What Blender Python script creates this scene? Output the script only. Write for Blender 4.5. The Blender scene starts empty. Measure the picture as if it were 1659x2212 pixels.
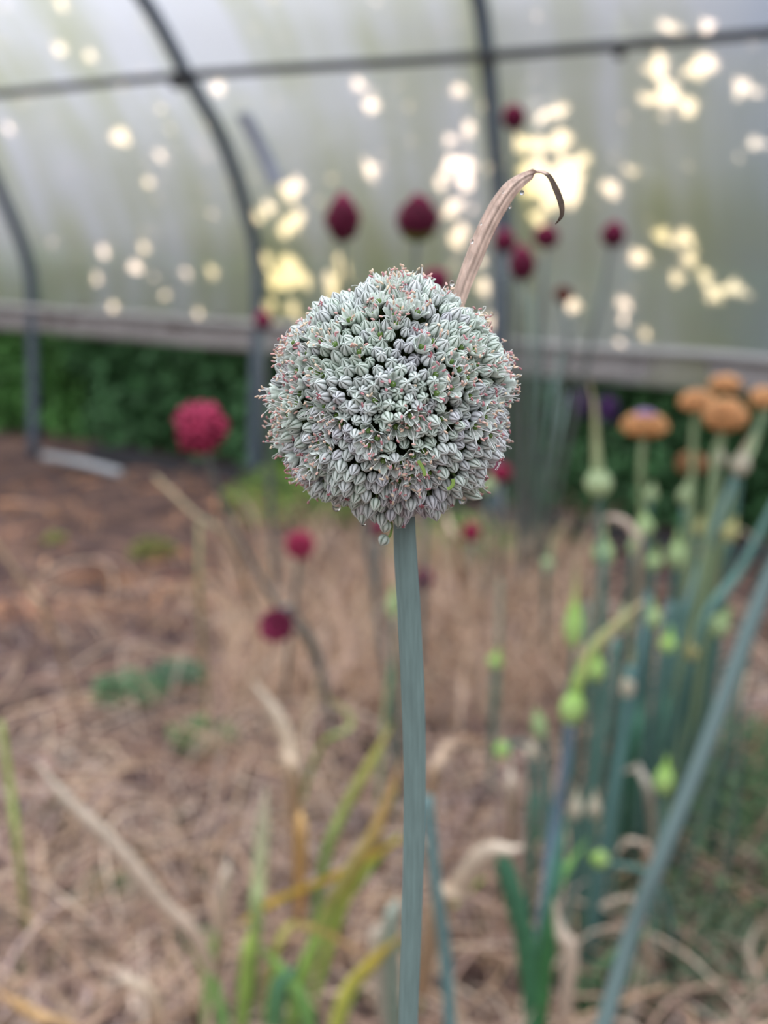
import bpy, math, random
import numpy as np
from mathutils import Vector
random.seed(7); rng = np.random.default_rng(11)
sc = bpy.context.scene
COL = sc.collection
R = math.radians

# ------------------------------------------------------------------ camera
PITCH = R(12.7); FPX = 3000.0
cam_d = bpy.data.cameras.new('camera'); cam = bpy.data.objects.new('camera', cam_d); COL.objects.link(cam)
cam.location = (0, 0, 1.2); cam.rotation_euler = (math.pi/2 - PITCH, 0, 0)
cam_d.sensor_fit = 'VERTICAL'; cam_d.sensor_height = 36; cam_d.lens = 36*FPX/2212
cam_d.clip_start = 0.02; cam_d.clip_end = 200
cam_d.dof.use_dof = True; cam_d.dof.focus_distance = 0.424; cam_d.dof.aperture_fstop = 8.2
sc.camera = cam

# ------------------------------------------------------------------ light
SUN_E = 12.0
w = bpy.data.worlds.new('sky'); sc.world = w; w.use_nodes = True
nt = w.node_tree; nt.nodes.clear()
out = nt.nodes.new('ShaderNodeOutputWorld'); bg = nt.nodes.new('ShaderNodeBackground')
tc = nt.nodes.new('ShaderNodeTexCoord'); sx = nt.nodes.new('ShaderNodeSeparateXYZ'); cr = nt.nodes.new('ShaderNodeValToRGB')
nt.links.new(tc.outputs['Generated'], sx.inputs[0]); nt.links.new(sx.outputs['Z'], cr.inputs[0])
nt.links.new(cr.outputs[0], bg.inputs[0]); nt.links.new(bg.outputs[0], out.inputs[0])
el = cr.color_ramp.elements
el[0].position = 0.0; el[0].color = (0.05, 0.05, 0.045, 1)
el[1].position = 1.0; el[1].color = (1.30, 1.36, 1.48, 1)
e = el.new(0.02); e.color = (0.36, 0.36, 0.35, 1)
e = el.new(0.40); e.color = (0.72, 0.75, 0.81, 1)
bg.inputs[1].default_value = 1.85

F = np.array([0, math.cos(PITCH), -math.sin(PITCH)]); U = np.array([0, math.sin(PITCH), math.cos(PITCH)]); X = np.array([1., 0, 0])
C0 = np.array([0, 0, 1.2])
def ray(x, y): return F + X*(x-829.5)/FPX - U*(y-1106)/FPX
def at(x, y, Y):                       # point on the sight line at horizontal distance Y
    d = ray(x, y); return C0 + d*(Y/d[1])
def gnd(x, y, z=0.0):
    d = ray(x, y); return C0 + d*((z-C0[2])/d[2])
def px(P):
    v = np.asarray(P) - C0; dz = v@F
    return 829.5+FPX*(v@X)/dz, 1106-FPX*(v@U)/dz

SUN = ray(1120, -190); SUN = SUN/np.linalg.norm(SUN)      # direction towards the low sun
sd = bpy.data.lights.new('sun', 'SUN'); so = bpy.data.objects.new('sun', sd); COL.objects.link(so)
sd.energy = SUN_E; sd.angle = R(0.6); sd.color = (1.0, 0.76, 0.56)
so.rotation_euler = Vector(SUN).to_track_quat('Z', 'Y').to_euler()
so.location = tuple(SUN*30)

sc.view_settings.view_transform = 'Standard'; sc.view_settings.look = 'None'
sc.view_settings.gamma = 1; sc.view_settings.exposure = 0.14; sc.view_settings.use_curve_mapping = False

# ------------------------------------------------------------------ helpers
class MB:
    def __init__(s): s.v = []; s.f = []; s.c = []; s.n = 0
    def add(s, v, f, c):
        v = np.asarray(v, float); n = len(v)
        c = np.asarray(c, float)
        if c.ndim == 1: c = np.tile(c, (n, 1))
        s.v.append(v); s.c.append(c)
        o = s.n; s.f.extend([tuple(i+o for i in q) for q in f]); s.n += n
        return s
    def build(s, name, m, parent=None, smooth=True, origin=None):
        v = np.concatenate(s.v); c = np.concatenate(s.c)
        if parent is not None: v = v - np.array(parent['_o'])
        elif origin is not None: v = v - np.asarray(origin)
        me = bpy.data.meshes.new(name); me.from_pydata(v.tolist(), [], s.f)
        ca = me.color_attributes.new('Col', 'FLOAT_COLOR', 'POINT')
        ca.data.foreach_set('color', np.hstack([c, np.ones((len(c), 1))]).ravel())
        me.polygons.foreach_set('use_smooth', [smooth]*len(me.polygons))
        me.materials.append(m); me.update()
        o = bpy.data.objects.new(name, me); COL.objects.link(o)
        if parent is not None: o.parent = parent; o['_o'] = parent['_o']
        else:
            oo = (0., 0., 0.) if origin is None else tuple(float(q) for q in origin)
            o.location = oo; o['_o'] = oo
        return o
def thing(name, label, cat, loc, group=None):
    o = bpy.data.objects.new(name, None); COL.objects.link(o)
    o.location = tuple(float(q) for q in loc); o['_o'] = tuple(float(q) for q in loc)
    o.empty_display_size = 0.02
    return tag(o, label, cat, group)
def tag(o, label=None, cat=None, group=None, kind=None):
    if label: o['label'] = label
    if cat: o['category'] = cat
    if group: o['group'] = group
    if kind: o['kind'] = kind
    return o

def smooth_path(p, k=6):
    p = np.asarray(p, float)
    if len(p) < 3: return np.array([p[0]+(p[-1]-p[0])*t for t in np.linspace(0, 1, k+1)])
    q = np.vstack([2*p[0]-p[1], p, 2*p[-1]-p[-2]]); r = []
    for i in range(1, len(q)-2):
        for t in np.linspace(0, 1, k, endpoint=False):
            a, b, c, d = q[i-1], q[i], q[i+1], q[i+2]
            r.append(.5*((2*b)+(-a+c)*t+(2*a-5*b+4*c-d)*t*t+(-a+3*b-3*c+d)*t**3))
    r.append(p[-1]); return np.array(r)
def frames(p):
    t = np.gradient(p, axis=0); t /= np.linalg.norm(t, axis=1)[:, None]+1e-12
    u = np.cross(t[0], [0.13, 0.97, 0.2]); u /= np.linalg.norm(u); us = []
    for k in range(len(p)):
        u = u - t[k]*(u@t[k]); u /= np.linalg.norm(u)+1e-12; us.append(u.copy())
    us = np.array(us); return t, us, np.cross(t, us)
def tube(p, r, seg=8, cap=True):
    p = np.asarray(p, float); n = len(p); r = np.broadcast_to(np.asarray(r, float), (n,))
    t, u, w_ = frames(p); a = np.arange(seg)*2*math.pi/seg
    v = p[:, None]+r[:, None, None]*(np.cos(a)[None, :, None]*u[:, None]+np.sin(a)[None, :, None]*w_[:, None])
    v = v.reshape(-1, 3)
    f = [(i*seg+j, i*seg+(j+1) % seg, (i+1)*seg+(j+1) % seg, (i+1)*seg+j) for i in range(n-1) for j in range(seg)]
    if cap: f += [tuple(range(seg-1, -1, -1)), tuple((n-1)*seg+j for j in range(seg))]
    return v, f
def ribbon(p, wd, wdir, fold=0.25, cols=4, thick=None):
    """leaf blade: curved cross-section, closed with a small thickness"""
    p = np.asarray(p, float); n = len(p); t = np.gradient(p, axis=0); t /= np.linalg.norm(t, axis=1)[:, None]+1e-12
    wdir = np.broadcast_to(np.asarray(wdir, float), (n, 3)); s = wdir - t*(np.sum(wdir*t, 1))[:, None]
    s /= np.linalg.norm(s, axis=1)[:, None]+1e-12; nn = np.cross(t, s)
    x = np.linspace(-1, 1, cols+1); wd = np.broadcast_to(np.asarray(wd, float), (n,))
    th = (0.06*wd+1e-5) if thick is None else np.full(n, thick)
    v = []
    for sg in (1, -1):
        off = (fold*np.abs(x)[None, :, None]**1.3*wd[:, None, None] + sg*(th[:, None, None]*.5*(1-x[None, :, None]**2*.8)))*nn[:, None]
        v.append((p[:, None]+s[:, None]*(x[None, :, None]*wd[:, None, None]*.5)+off).reshape(-1, 3))
    m = cols+1; N = n*m; f = []
    for i in range(n-1):
        for j in range(cols):
            a = i*m+j; f.append((a, a+1, a+m+1, a+m)); f.append((N+a, N+a+m, N+a+m+1, N+a+1))
        f.append((i*m, (i+1)*m, N+(i+1)*m, N+i*m)); f.append((i*m+cols, N+i*m+cols, N+(i+1)*m+cols, (i+1)*m+cols))
    return np.concatenate(v), f
def ball(c, r, seg=8, rings=5, axis=None):
    r = np.broadcast_to(np.asarray(r, float), (3,)); v = [(0, 0, -1)]; f = []
    for i in range(1, rings):
        ph = -math.pi/2+math.pi*i/rings
        for j in range(seg):
            a = 2*math.pi*j/seg; v.append((math.cos(ph)*math.cos(a), math.cos(ph)*math.sin(a), math.sin(ph)))
    v.append((0, 0, 1)); v = np.array(v)*r
    for j in range(seg):
        f.append((0, 1+(j+1) % seg, 1+j))
        for i in range(rings-2): a = 1+i*seg; f.append((a+j, a+(j+1) % seg, a+seg+(j+1) % seg, a+seg+j))
        a = 1+(rings-2)*seg; f.append((a+j, a+(j+1) % seg, len(v)-1))
    if axis is not None: v = v@basis(axis).T
    return v+np.asarray(c), f
def basis(z, spin=0.0):
    z = np.asarray(z, float); z = z/np.linalg.norm(z); a = np.array([0, 0, 1.]) if abs(z[2]) < .9 else np.array([1., 0, 0])
    x = np.cross(a, z); x /= np.linalg.norm(x); y = np.cross(z, x)
    c, s = math.cos(spin), math.sin(spin); return np.stack([x*c+y*s, -x*s+y*c, z], 1)
def box(c, hx, hy, hz, ax):            # ax: 3x3 columns
    v = np.array([[sx_*hx, sy*hy, sz*hz] for sx_ in (-1, 1) for sy in (-1, 1) for sz in (-1, 1)])@np.asarray(ax).T+np.asarray(c)
    return v, [(0, 1, 3, 2), (4, 6, 7, 5), (0, 4, 5, 1), (2, 3, 7, 6), (0, 2, 6, 4), (1, 5, 7, 3)]

# ------------------------------------------------------------------ materials
def mat(name, rough=.6, transl=0.0, noise=0.12, nscale=60, spec=.4, coat=0, sss=0, metal=0, bump=0.0, stretch=None):
    m = bpy.data.materials.new(name); m.use_nodes = True; t = m.node_tree; b = t.nodes['Principled BSDF']; L = t.links.new
    a = t.nodes.new('ShaderNodeAttribute'); a.attribute_name = 'Col'
    n = t.nodes.new('ShaderNodeTexNoise'); n.inputs['Scale'].default_value = nscale; n.inputs['Detail'].default_value = 4
    g = t.nodes.new('ShaderNodeTexCoord')
    if stretch is not None:
        mp = t.nodes.new('ShaderNodeMapping'); mp.inputs['Scale'].default_value = stretch
        L(g.outputs['Object'], mp.inputs[0]); L(mp.outputs[0], n.inputs['Vector'])
    else: L(g.outputs['Object'], n.inputs['Vector'])
    r = t.nodes.new('ShaderNodeMapRange'); r.inputs[1].default_value = .3; r.inputs[2].default_value = .7
    r.inputs[3].default_value = 1-noise; r.inputs[4].default_value = 1+noise
    L(n.outputs[0], r.inputs[0]); x = t.nodes.new('ShaderNodeVectorMath'); x.operation = 'SCALE'
    L(a.outputs['Color'], x.inputs[0]); L(r.outputs[0], x.inputs['Scale']); L(x.outputs[0], b.inputs['Base Color'])
    b.inputs['Roughness'].default_value = rough; b.inputs['Specular IOR Level'].default_value = spec
    b.inputs['Metallic'].default_value = metal
    if sss: b.inputs['Subsurface Weight'].default_value = sss; b.inputs['Subsurface Radius'].default_value = (.002, .002, .0015); b.inputs['Subsurface Scale'].default_value = .5
    if bump:
        bp = t.nodes.new('ShaderNodeBump'); bp.inputs['Strength'].default_value = bump; bp.inputs['Distance'].default_value = .003
        L(n.outputs[0], bp.inputs['Height']); L(bp.outputs[0], b.inputs['Normal'])
    if transl:
        tr = t.nodes.new('ShaderNodeBsdfTranslucent'); L(x.outputs[0], tr.inputs[0]); mx = t.nodes.new('ShaderNodeMixShader')
        mx.inputs[0].default_value = transl; o = t.nodes['Material Output']
        L(b.outputs[0], mx.inputs[1]); L(tr.outputs[0], mx.inputs[2]); L(mx.outputs[0], o.inputs['Surface'])
    return m
M_BUD = mat('waxy_bud', .42, 0.10, .06, 900, .45)
M_PETAL = mat('thin_petal', .5, .12, .04, 900, .35)
M_ANTHER = mat('anther', .6, .1, .15, 2500, .3)
M_OVARY = mat('wet_ovary', .25, 0, .15, 1500, .6)
M_STEM = mat('waxy_stem', .55, 0, .12, 90, .35, stretch=(8, 8, .8))
M_SPATHE = mat('papery_dry_leaf', .7, .15, .22, 500, .3, bump=.35, stretch=(1, 1, .35))
M_LEAF = mat('plant_leaf', .5, .25, .18, 60, .4)
M_DRY = mat('dry_straw', .8, .15, .2, 80, .2)
M_HEAD = mat('floret_cluster', .7, .1, .25, 400, .25)
M_TREE = mat('tree_leaf', .55, .25, .2, 8, .3)
M_BARK = mat('bark', .9, 0, .3, 25, .2)
M_PIPE = mat('galvanised_pipe', .45, 0, .12, 20, .5, metal=.25)
M_WOOD = mat('weathered_wood', .85, 0, .3, 14, .2, stretch=(1, 1, 9))
M_STONE = mat('pale_chip', .7, 0, .15, 80, .4)
M_PLASTIC = mat('plastic', .5, 0, .1, 20, .4)
M_DEW = bpy.data.materials.new('dew'); M_DEW.use_nodes = True
_b = M_DEW.node_tree.nodes['Principled BSDF']; _b.inputs['Transmission Weight'].default_value = 1; _b.inputs['IOR'].default_value = 1.33; _b.inputs['Roughness'].default_value = 0.0

# ------------------------------------------------------------------ tunnel geometry
AX = np.array([.805, -.593, 0.]); AX /= np.linalg.norm(AX); NO = np.array([-AX[1], AX[0], 0.]); O2 = np.array([-.56, 5.83, 0.])
ZZ = np.array([0, 0, 1.])
HU = [-1.43, 0.0, 1.21]
PROF = [[(0, -.05), (.03, .45), (.04, .70), (.03, .90), (-.04, 1.09), (-.18, 1.37), (-.36, 1.64), (-.60, 1.90), (-.95, 2.18), (-1.5, 2.45), (-2.3, 2.6)],
        [(0, -.05), (.03, .45), (.05, .70), (.05, .97), (-.01, 1.16), (-.14, 1.43), (-.33, 1.66), (-.55, 1.92), (-.92, 2.2), (-1.5, 2.47), (-2.3, 2.6)],
        [(0, -.05), (.01, .45), (.015, .70), (.02, .97), (.01, 1.17), (-.04, 1.41), (-.1, 1.68), (-.19, 1.92), (-.5, 2.24), (-1.2, 2.5), (-2.2, 2.62)]]
PS = [smooth_path([(a, b, 0) for a, b in p], 5)[:, :2] for p in PROF]
def prof(u):
    if u <= HU[0]: return PS[0]
    if u <= HU[1]: t = (u-HU[0])/(HU[1]-HU[0]); return PS[0]*(1-t)+PS[1]*t
    if u <= HU[2]: t = (u-HU[1])/(HU[2]-HU[1]); return PS[1]*(1-t)+PS[2]*t
    return PS[2]
def wp(u, s, z): return O2+AX*u+NO*s+ZZ*z
def film_hit(x, y):
    d = ray(x, y); s = 0.0
    for _ in range(12):
        t = ((O2+NO*s-C0)@NO)/(d@NO); P = C0+d*t; u = (P-O2)@AX; q = prof(u)
        k = np.argsort(q[:, 1]); s = float(np.interp(P[2], q[k, 1], q[k, 0]))+.03
    return P
def hipline(x): return 0

# ---- film
def make_film():
    m = bpy.data.materials.new('tunnel_film'); m.use_nodes = True; t = m.node_tree; L = t.links.new; t.nodes.clear()
    o = t.nodes.new('ShaderNodeOutputMaterial'); uv = t.nodes.new('ShaderNodeTexCoord')
    mp = t.nodes.new('ShaderNodeMapping'); mp.inputs['Scale'].default_value = (5.0, .55, 1); L(uv.outputs['UV'], mp.inputs[0])
    n1 = t.nodes.new('ShaderNodeTexNoise'); n1.inputs['Scale'].default_value = 1.0; n1.inputs['Detail'].default_value = 5; L(mp.outputs[0], n1.inputs['Vector'])
    n2 = t.nodes.new('ShaderNodeTexNoise'); n2.inputs['Scale'].default_value = 1.1; n2.inputs['Detail'].default_value = 3; L(uv.outputs['UV'], n2.inputs['Vector'])
    cr = t.nodes.new('ShaderNodeValToRGB'); e = cr.color_ramp.elements
    e[0].position = .40; e[0].color = (.62, .64, .40, 1); e[1].position = .59; e[1].color = (.93, .93, .99, 1)  # olive and white streaks stand in for light coming through the film
    ad = t.nodes.new('ShaderNodeMath'); ad.operation = 'MULTIPLY_ADD'; ad.inputs[1].default_value = .5; L(n2.outputs[0], ad.inputs[0])
    h = t.nodes.new('ShaderNodeMath'); h.operation = 'MULTIPLY'; h.inputs[1].default_value = .5; L(n1.outputs[0], h.inputs[0]); L(h.outputs[0], ad.inputs[2])
    sv = t.nodes.new('ShaderNodeSeparateXYZ'); L(uv.outputs['UV'], sv.inputs[0]); hv = t.nodes.new('ShaderNodeMapRange'); hv.inputs[1].default_value = .35; hv.inputs[2].default_value = 1.35; hv.inputs[3].default_value = -.025; hv.inputs[4].default_value = .055; L(sv.outputs['Y'], hv.inputs[0])  # ramp shifted whiter with height, painting in the brighter light near the top
    h2 = t.nodes.new('ShaderNodeMath'); L(ad.outputs[0], h2.inputs[0]); L(hv.outputs[0], h2.inputs[1]); L(h2.outputs[0], cr.inputs[0])
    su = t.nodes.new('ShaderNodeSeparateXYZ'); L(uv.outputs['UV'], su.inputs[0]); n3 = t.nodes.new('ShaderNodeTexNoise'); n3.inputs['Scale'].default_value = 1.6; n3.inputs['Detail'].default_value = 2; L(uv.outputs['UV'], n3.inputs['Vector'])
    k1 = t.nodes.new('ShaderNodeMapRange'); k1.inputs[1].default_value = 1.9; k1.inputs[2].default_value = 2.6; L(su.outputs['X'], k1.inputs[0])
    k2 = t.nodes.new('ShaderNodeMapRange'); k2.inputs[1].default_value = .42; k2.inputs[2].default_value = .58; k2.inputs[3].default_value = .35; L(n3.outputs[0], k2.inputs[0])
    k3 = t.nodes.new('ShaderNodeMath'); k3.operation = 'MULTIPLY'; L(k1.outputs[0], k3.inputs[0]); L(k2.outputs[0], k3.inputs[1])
    mb_ = t.nodes.new('ShaderNodeMix'); mb_.data_type = 'RGBA'; L(k3.outputs[0], mb_.inputs[0]); L(cr.outputs[0], mb_.inputs[6]); mb_.inputs[7].default_value = (.50, .62, .92, 1)  # sky reflection at the right painted in as a bluish tint
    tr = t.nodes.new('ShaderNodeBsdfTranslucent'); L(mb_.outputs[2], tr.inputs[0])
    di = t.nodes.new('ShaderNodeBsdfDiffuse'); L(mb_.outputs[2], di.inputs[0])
    tp = t.nodes.new('ShaderNodeBsdfTransparent'); tp.inputs[0].default_value = (.95, .97, .95, 1)
    gl = t.nodes.new('ShaderNodeBsdfGlossy'); gl.inputs['Roughness'].default_value = .35
    a = t.nodes.new('ShaderNodeMixShader'); a.inputs[0].default_value = .25; L(tr.outputs[0], a.inputs[1]); L(di.outputs[0], a.inputs[2])
    b = t.nodes.new('ShaderNodeMixShader'); b.inputs[0].default_value = .16; L(a.outputs[0], b.inputs[1]); L(tp.outputs[0], b.inputs[2])
    c = t.nodes.new('ShaderNodeMixShader'); c.inputs[0].default_value = .04; L(b.outputs[0], c.inputs[1]); L(gl.outputs[0], c.inputs[2])
    L(c.outputs[0], o.inputs['Surface'])
    us = np.linspace(-4.5, 5.0, 120); k0 = 7; V = []; UVs = []
    for u in us:
        q = prof(u)[k0:]; d = np.gradient(q, axis=0); nn = np.stack([d[:, 1], -d[:, 0]], 1); nn /= np.linalg.norm(nn, axis=1)[:, None]
        # slack between hoops
        near = min(abs(u-h_) for h_ in HU); sl = .03+.012*math.sin(u*9.0)*min(1, near*3)
        q = q+nn*sl; arc = np.r_[0, np.cumsum(np.linalg.norm(np.diff(q, axis=0), axis=1))]
        for (s, z), al in zip(q, arc): V.append(wp(u, s, z)); UVs.append((u, al))
    m_ = len(PS[0])-k0; fs = [(i*m_+j, (i+1)*m_+j, (i+1)*m_+j+1, i*m_+j+1) for i in range(len(us)-1) for j in range(m_-1)]
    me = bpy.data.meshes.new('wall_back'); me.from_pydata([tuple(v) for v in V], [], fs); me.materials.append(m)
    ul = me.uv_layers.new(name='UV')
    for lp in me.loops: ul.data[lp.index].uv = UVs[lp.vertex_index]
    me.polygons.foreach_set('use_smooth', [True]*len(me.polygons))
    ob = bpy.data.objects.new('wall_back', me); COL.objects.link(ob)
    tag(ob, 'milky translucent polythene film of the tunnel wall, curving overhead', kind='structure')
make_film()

# ---- hoops, purlin, hip board
HOOPLAB = ['curved galvanised tunnel hoop at the left edge of the photo',
           'curved grey tunnel hoop left of the white flower head',
           'curved dark tunnel hoop rising behind the right side of the white flower head']
for u, q, lb in zip(HU, PS, HOOPLAB):
    p = np.array([wp(u, s, z) for s, z in q]); v, f = tube(p, .0275, 14)
    o = MB().add(v, f, (.10, .13, .17)).build('tunnel_hoop', M_PIPE, origin=wp(u, 0, 0)); tag(o, lb, 'hoop', 'tunnel hoops')
pp = [wp(-4.4, -.40, 1.60), wp(HU[0], *(np.array(PROF[0][6])+(-.03, -.01))), wp(0, *(np.array(PROF[1][6])+(-.03, .0))), wp(HU[2], *(np.array(PROF[2][6])+(-.03, 0))), wp(3.2, -.12, 1.70)]
pp = np.array(pp); t_ = thing('purlin', 'long horizontal dark steel pipe tied across the tunnel hoops near the top', 'pipe', pp[0])
v, f = tube(smooth_path(pp, 10), .0165, 12); MB().add(v, f, (.035, .038, .045)).build('pipe', M_PIPE, t_)
for (x, y) in ((412, 180), (1078, 126)):
    P = film_hit(x, y)-NO*.07; v, f = ball(P, (.035, .035, .028), 10, 6)
    MB().add(v, f, (.05, .055, .06)).build('clamp', M_PIPE, t_)
P = film_hit(1358, 121)-NO*.065; v, f = ball(P, (.02, .016, .018), 8, 5); MB().add(v, f, (.05, .05, .05)).build('clip', M_PIPE, t_)

bx = np.stack([AX, NO, ZZ], 1)
for (u0, u1, lb) in ((-4.4, -.02, 'weathered grey hip board left of the white flower, its film edge littered with dirt'), (.02, 4.9, 'weathered grey hip board right of the white flower head')):
    mb = MB(); K = 40
    for i in range(K):
        ua, ub = u0+(u1-u0)*i/K, u0+(u1-u0)*(i+1)/K; sag = .006*math.sin((ua+ub)*2)
        v, f = box(wp((ua+ub)/2, .055, .628+sag), (ub-ua)/2+.0005, .018, .045, bx); g_ = .9+.2*random.random()
        mb.add(v, f, (.30*g_, .285*g_, .285*g_))
    tag(mb.build('hip_board', M_WOOD, origin=wp((u0+u1)/2, 0, .62), smooth=False), lb, 'board', 'hip boards')
# rolled film edge lying along the top of the board, as a soft grey roll
v, f = tube([wp(u, .02, .69+.004*math.sin(u*7)) for u in np.linspace(-4.4, 4.9, 60)], .016, 10)
tag(MB().add(v, f, (.42, .42, .42)).build('film_roll', M_PLASTIC), 'rolled pale edge of the polythene film lying along the hip boards', 'film roll')
# rust spots of leaf litter on the left board
mb = MB()
for i in range(40):
    u = random.choice([random.uniform(-1.35, -1.0), random.uniform(-.6, -.1)]); P = wp(u, .03, .66+random.uniform(-.02, .05))
    v, f = ball(P, (.018*random.uniform(.5, 1.3), .01, .010), 6, 4); mb.add(v, f, (.12, .075, .06))
tag(mb.build('leaf_litter', M_DRY), 'dark brown leaf litter caught on the left hip board', 'litter', kind='stuff')
# tape patch on the film
a_, b_ = film_hit(528, 245), film_hit(603, 400); pts = [film_hit(528+75*t, 245+155*t-8*math.sin(t*3.1))-NO*.012 for t in np.linspace(0, 1, 9)]
v, f = ribbon(np.array(pts), .075, AX, 0.0, 2, .004); tag(MB().add(v, f, (.48, .56, .74)).build('repair_tape', M_PLASTIC, origin=pts[0]), 'blue grey strip of repair tape on the film right of the middle-left hoop', 'tape')

# ------------------------------------------------------------------ ground
def gh(x, y):
    return .030*math.sin(x*2.1+.6)*math.cos(y*1.7)+.018*math.sin(x*5.3+y*3.1)+.010*math.sin(x*11-y*9)-.02
def make_ground():
    m = bpy.data.materials.new('soil_ground'); m.use_nodes = True; t = m.node_tree; L = t.links.new; b = t.nodes['Principled BSDF']
    g = t.nodes.new('ShaderNodeTexCoord')
    n1 = t.nodes.new('ShaderNodeTexNoise'); n1.inputs['Scale'].default_value = 5.5; n1.inputs['Detail'].default_value = 6; n1.inputs['Roughness'].default_value = .65; L(g.outputs['Object'], n1.inputs['Vector'])
    n2 = t.nodes.new('ShaderNodeTexNoise'); n2.inputs['Scale'].default_value = 28; n2.inputs['Detail'].default_value = 6; n2.inputs['Roughness'].default_value = .75; L(g.outputs['Object'], n2.inputs['Vector'])
    c1 = t.nodes.new('ShaderNodeValToRGB'); e = c1.color_ramp.elements
    e[0].position = .36; e[0].color = (.085, .048, .044, 1); e[1].position = .66; e[1].color = (.36, .215, .15, 1); q = e.new(.5); q.color = (.16, .098, .09, 1)
    L(n1.outputs[0], c1.inputs[0])
    c2 = t.nodes.new('ShaderNodeValToRGB'); e = c2.color_ramp.elements
    e[0].position = .36; e[0].color = (.35, .33, .34, 1); e[1].position = .66; e[1].color = (1.35, 1.3, 1.28, 1); L(n2.outputs[0], c2.inputs[0])
    mx = t.nodes.new('ShaderNodeMix'); mx.data_type = 'RGBA'; mx.blend_type = 'MULTIPLY'; mx.inputs[0].default_value = 1
    L(c1.outputs[0], mx.inputs[6]); L(c2.outputs[0], mx.inputs[7]); L(mx.outputs[2], b.inputs['Base Color']); b.inputs['Roughness'].default_value = .95
    bp = t.nodes.new('ShaderNodeBump'); bp.inputs['Distance'].default_value = .03; bp.inputs['Strength'].default_value = .8; L(n2.outputs[0], bp.inputs['Height']); L(bp.outputs[0], b.inputs['Normal'])
    xs = np.linspace(-9, 9, 181); ys = np.linspace(-3, 16, 191); V = [(x, y, gh(x, y)) for x in xs for y in ys]
    n = len(ys); fs = [(i*n+j, (i+1)*n+j, (i+1)*n+j+1, i*n+j+1) for i in range(len(xs)-1) for j in range(n-1)]
    me = bpy.data.meshes.new('ground'); me.from_pydata(V, [], fs); me.materials.append(m); me.polygons.foreach_set('use_smooth', [True]*len(me.polygons))
    o = bpy.data.objects.new('ground', me); COL.objects.link(o); tag(o, 'brown soil floor of the tunnel strewn with dry straw', kind='structure')
make_ground()

def rnd_g(x0, x1, y0, y1):
    P = gnd(random.uniform(x0, x1), random.uniform(y0, y1)); P[2] = gh(P[0], P[1]); return P
STRAW = [(.60, .40, .28), (.54, .38, .30), (.66, .49, .36), (.44, .29, .24), (.72, .57, .46), (.34, .23, .20), (.60, .46, .42)]
mb = MB()
for i in range(5200):
    yy = 985+1450*random.random()**.8
    P = rnd_g(-120, 1780, yy, yy)
    if math.sin(P[0]*6.3+1.5*math.sin(P[1]*3.1))*math.sin(P[1]*5.2+P[0]*2) < -.22 and random.random() < .75: continue
    L_ = random.uniform(.06, .26); a = random.uniform(0, 6.283); dr = np.array([math.cos(a), math.sin(a), 0])
    cv = np.array([-dr[1], dr[0], 0])*random.uniform(-.5, .5)*L_; h = random.uniform(.01, .05)
    p = [P+dr*L_*(s-.5)+cv*(4*s*(1-s))+ZZ*(h*4*s*(1-s)*random.uniform(.4, 1)+.008) for s in (0, .25, .5, .75, 1)]
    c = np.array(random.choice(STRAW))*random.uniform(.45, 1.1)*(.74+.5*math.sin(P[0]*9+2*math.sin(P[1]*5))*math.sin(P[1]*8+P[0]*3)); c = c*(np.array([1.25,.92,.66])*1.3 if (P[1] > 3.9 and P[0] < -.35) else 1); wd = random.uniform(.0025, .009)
    t = np.array([.4, 1, 1, .8, .2])*wd; s_ = np.cross(dr, ZZ); s_ = s_*math.cos(1)+ZZ*random.uniform(-.5, .5)
    v = np.array([p[k]+s_*t[k]*sg for k in range(5) for sg in (-1, 1)]); mb.add(v, [(2*k, 2*k+1, 2*k+3, 2*k+2) for k in range(4)], c)
for i in range(520):                      # longer arching dead stems
    yy = 1250+1100*random.random(); P = rnd_g(-100, 1760, yy, yy); L_ = random.uniform(.18, .5); a = random.uniform(0, 6.283); dr = np.array([math.cos(a), math.sin(a), 0])
    cv = np.array([-dr[1], dr[0], 0])*random.uniform(-.6, .6)*L_; h = random.uniform(.02, .16)*L_*2
    q = smooth_path([P+dr*L_*(s-.5)+cv*(4*s*(1-s))+ZZ*(h*4*s*(1-s)+.006) for s in (0, .25, .5, .75, 1)], 3); v, f = tube(q, np.linspace(.0022, .0012, len(q))*random.uniform(.7, 1.7), 4, False); mb.add(v, f, np.array(random.choice([(.72, .52, .36), (.66, .44, .28), (.78, .62, .48), (.60, .40, .30)]))*random.uniform(.8, 1.15))
tag(mb.build('straw_litter', M_DRY), 'loose dry straw and dead stems lying all over the brown soil', 'straw', kind='stuff')

def blade_pts(P, L_, az, lean, droop, k=7):
    d = np.array([math.cos(az), math.sin(az), 0]); r = []; pos = np.array(P, float); ang = lean
    for i in range(k): r.append(pos.copy()); pos = pos+(d*math.sin(ang)+ZZ*math.cos(ang))*L_/(k-1); ang += droop/(k-1)
    return np.array(r)
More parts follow.
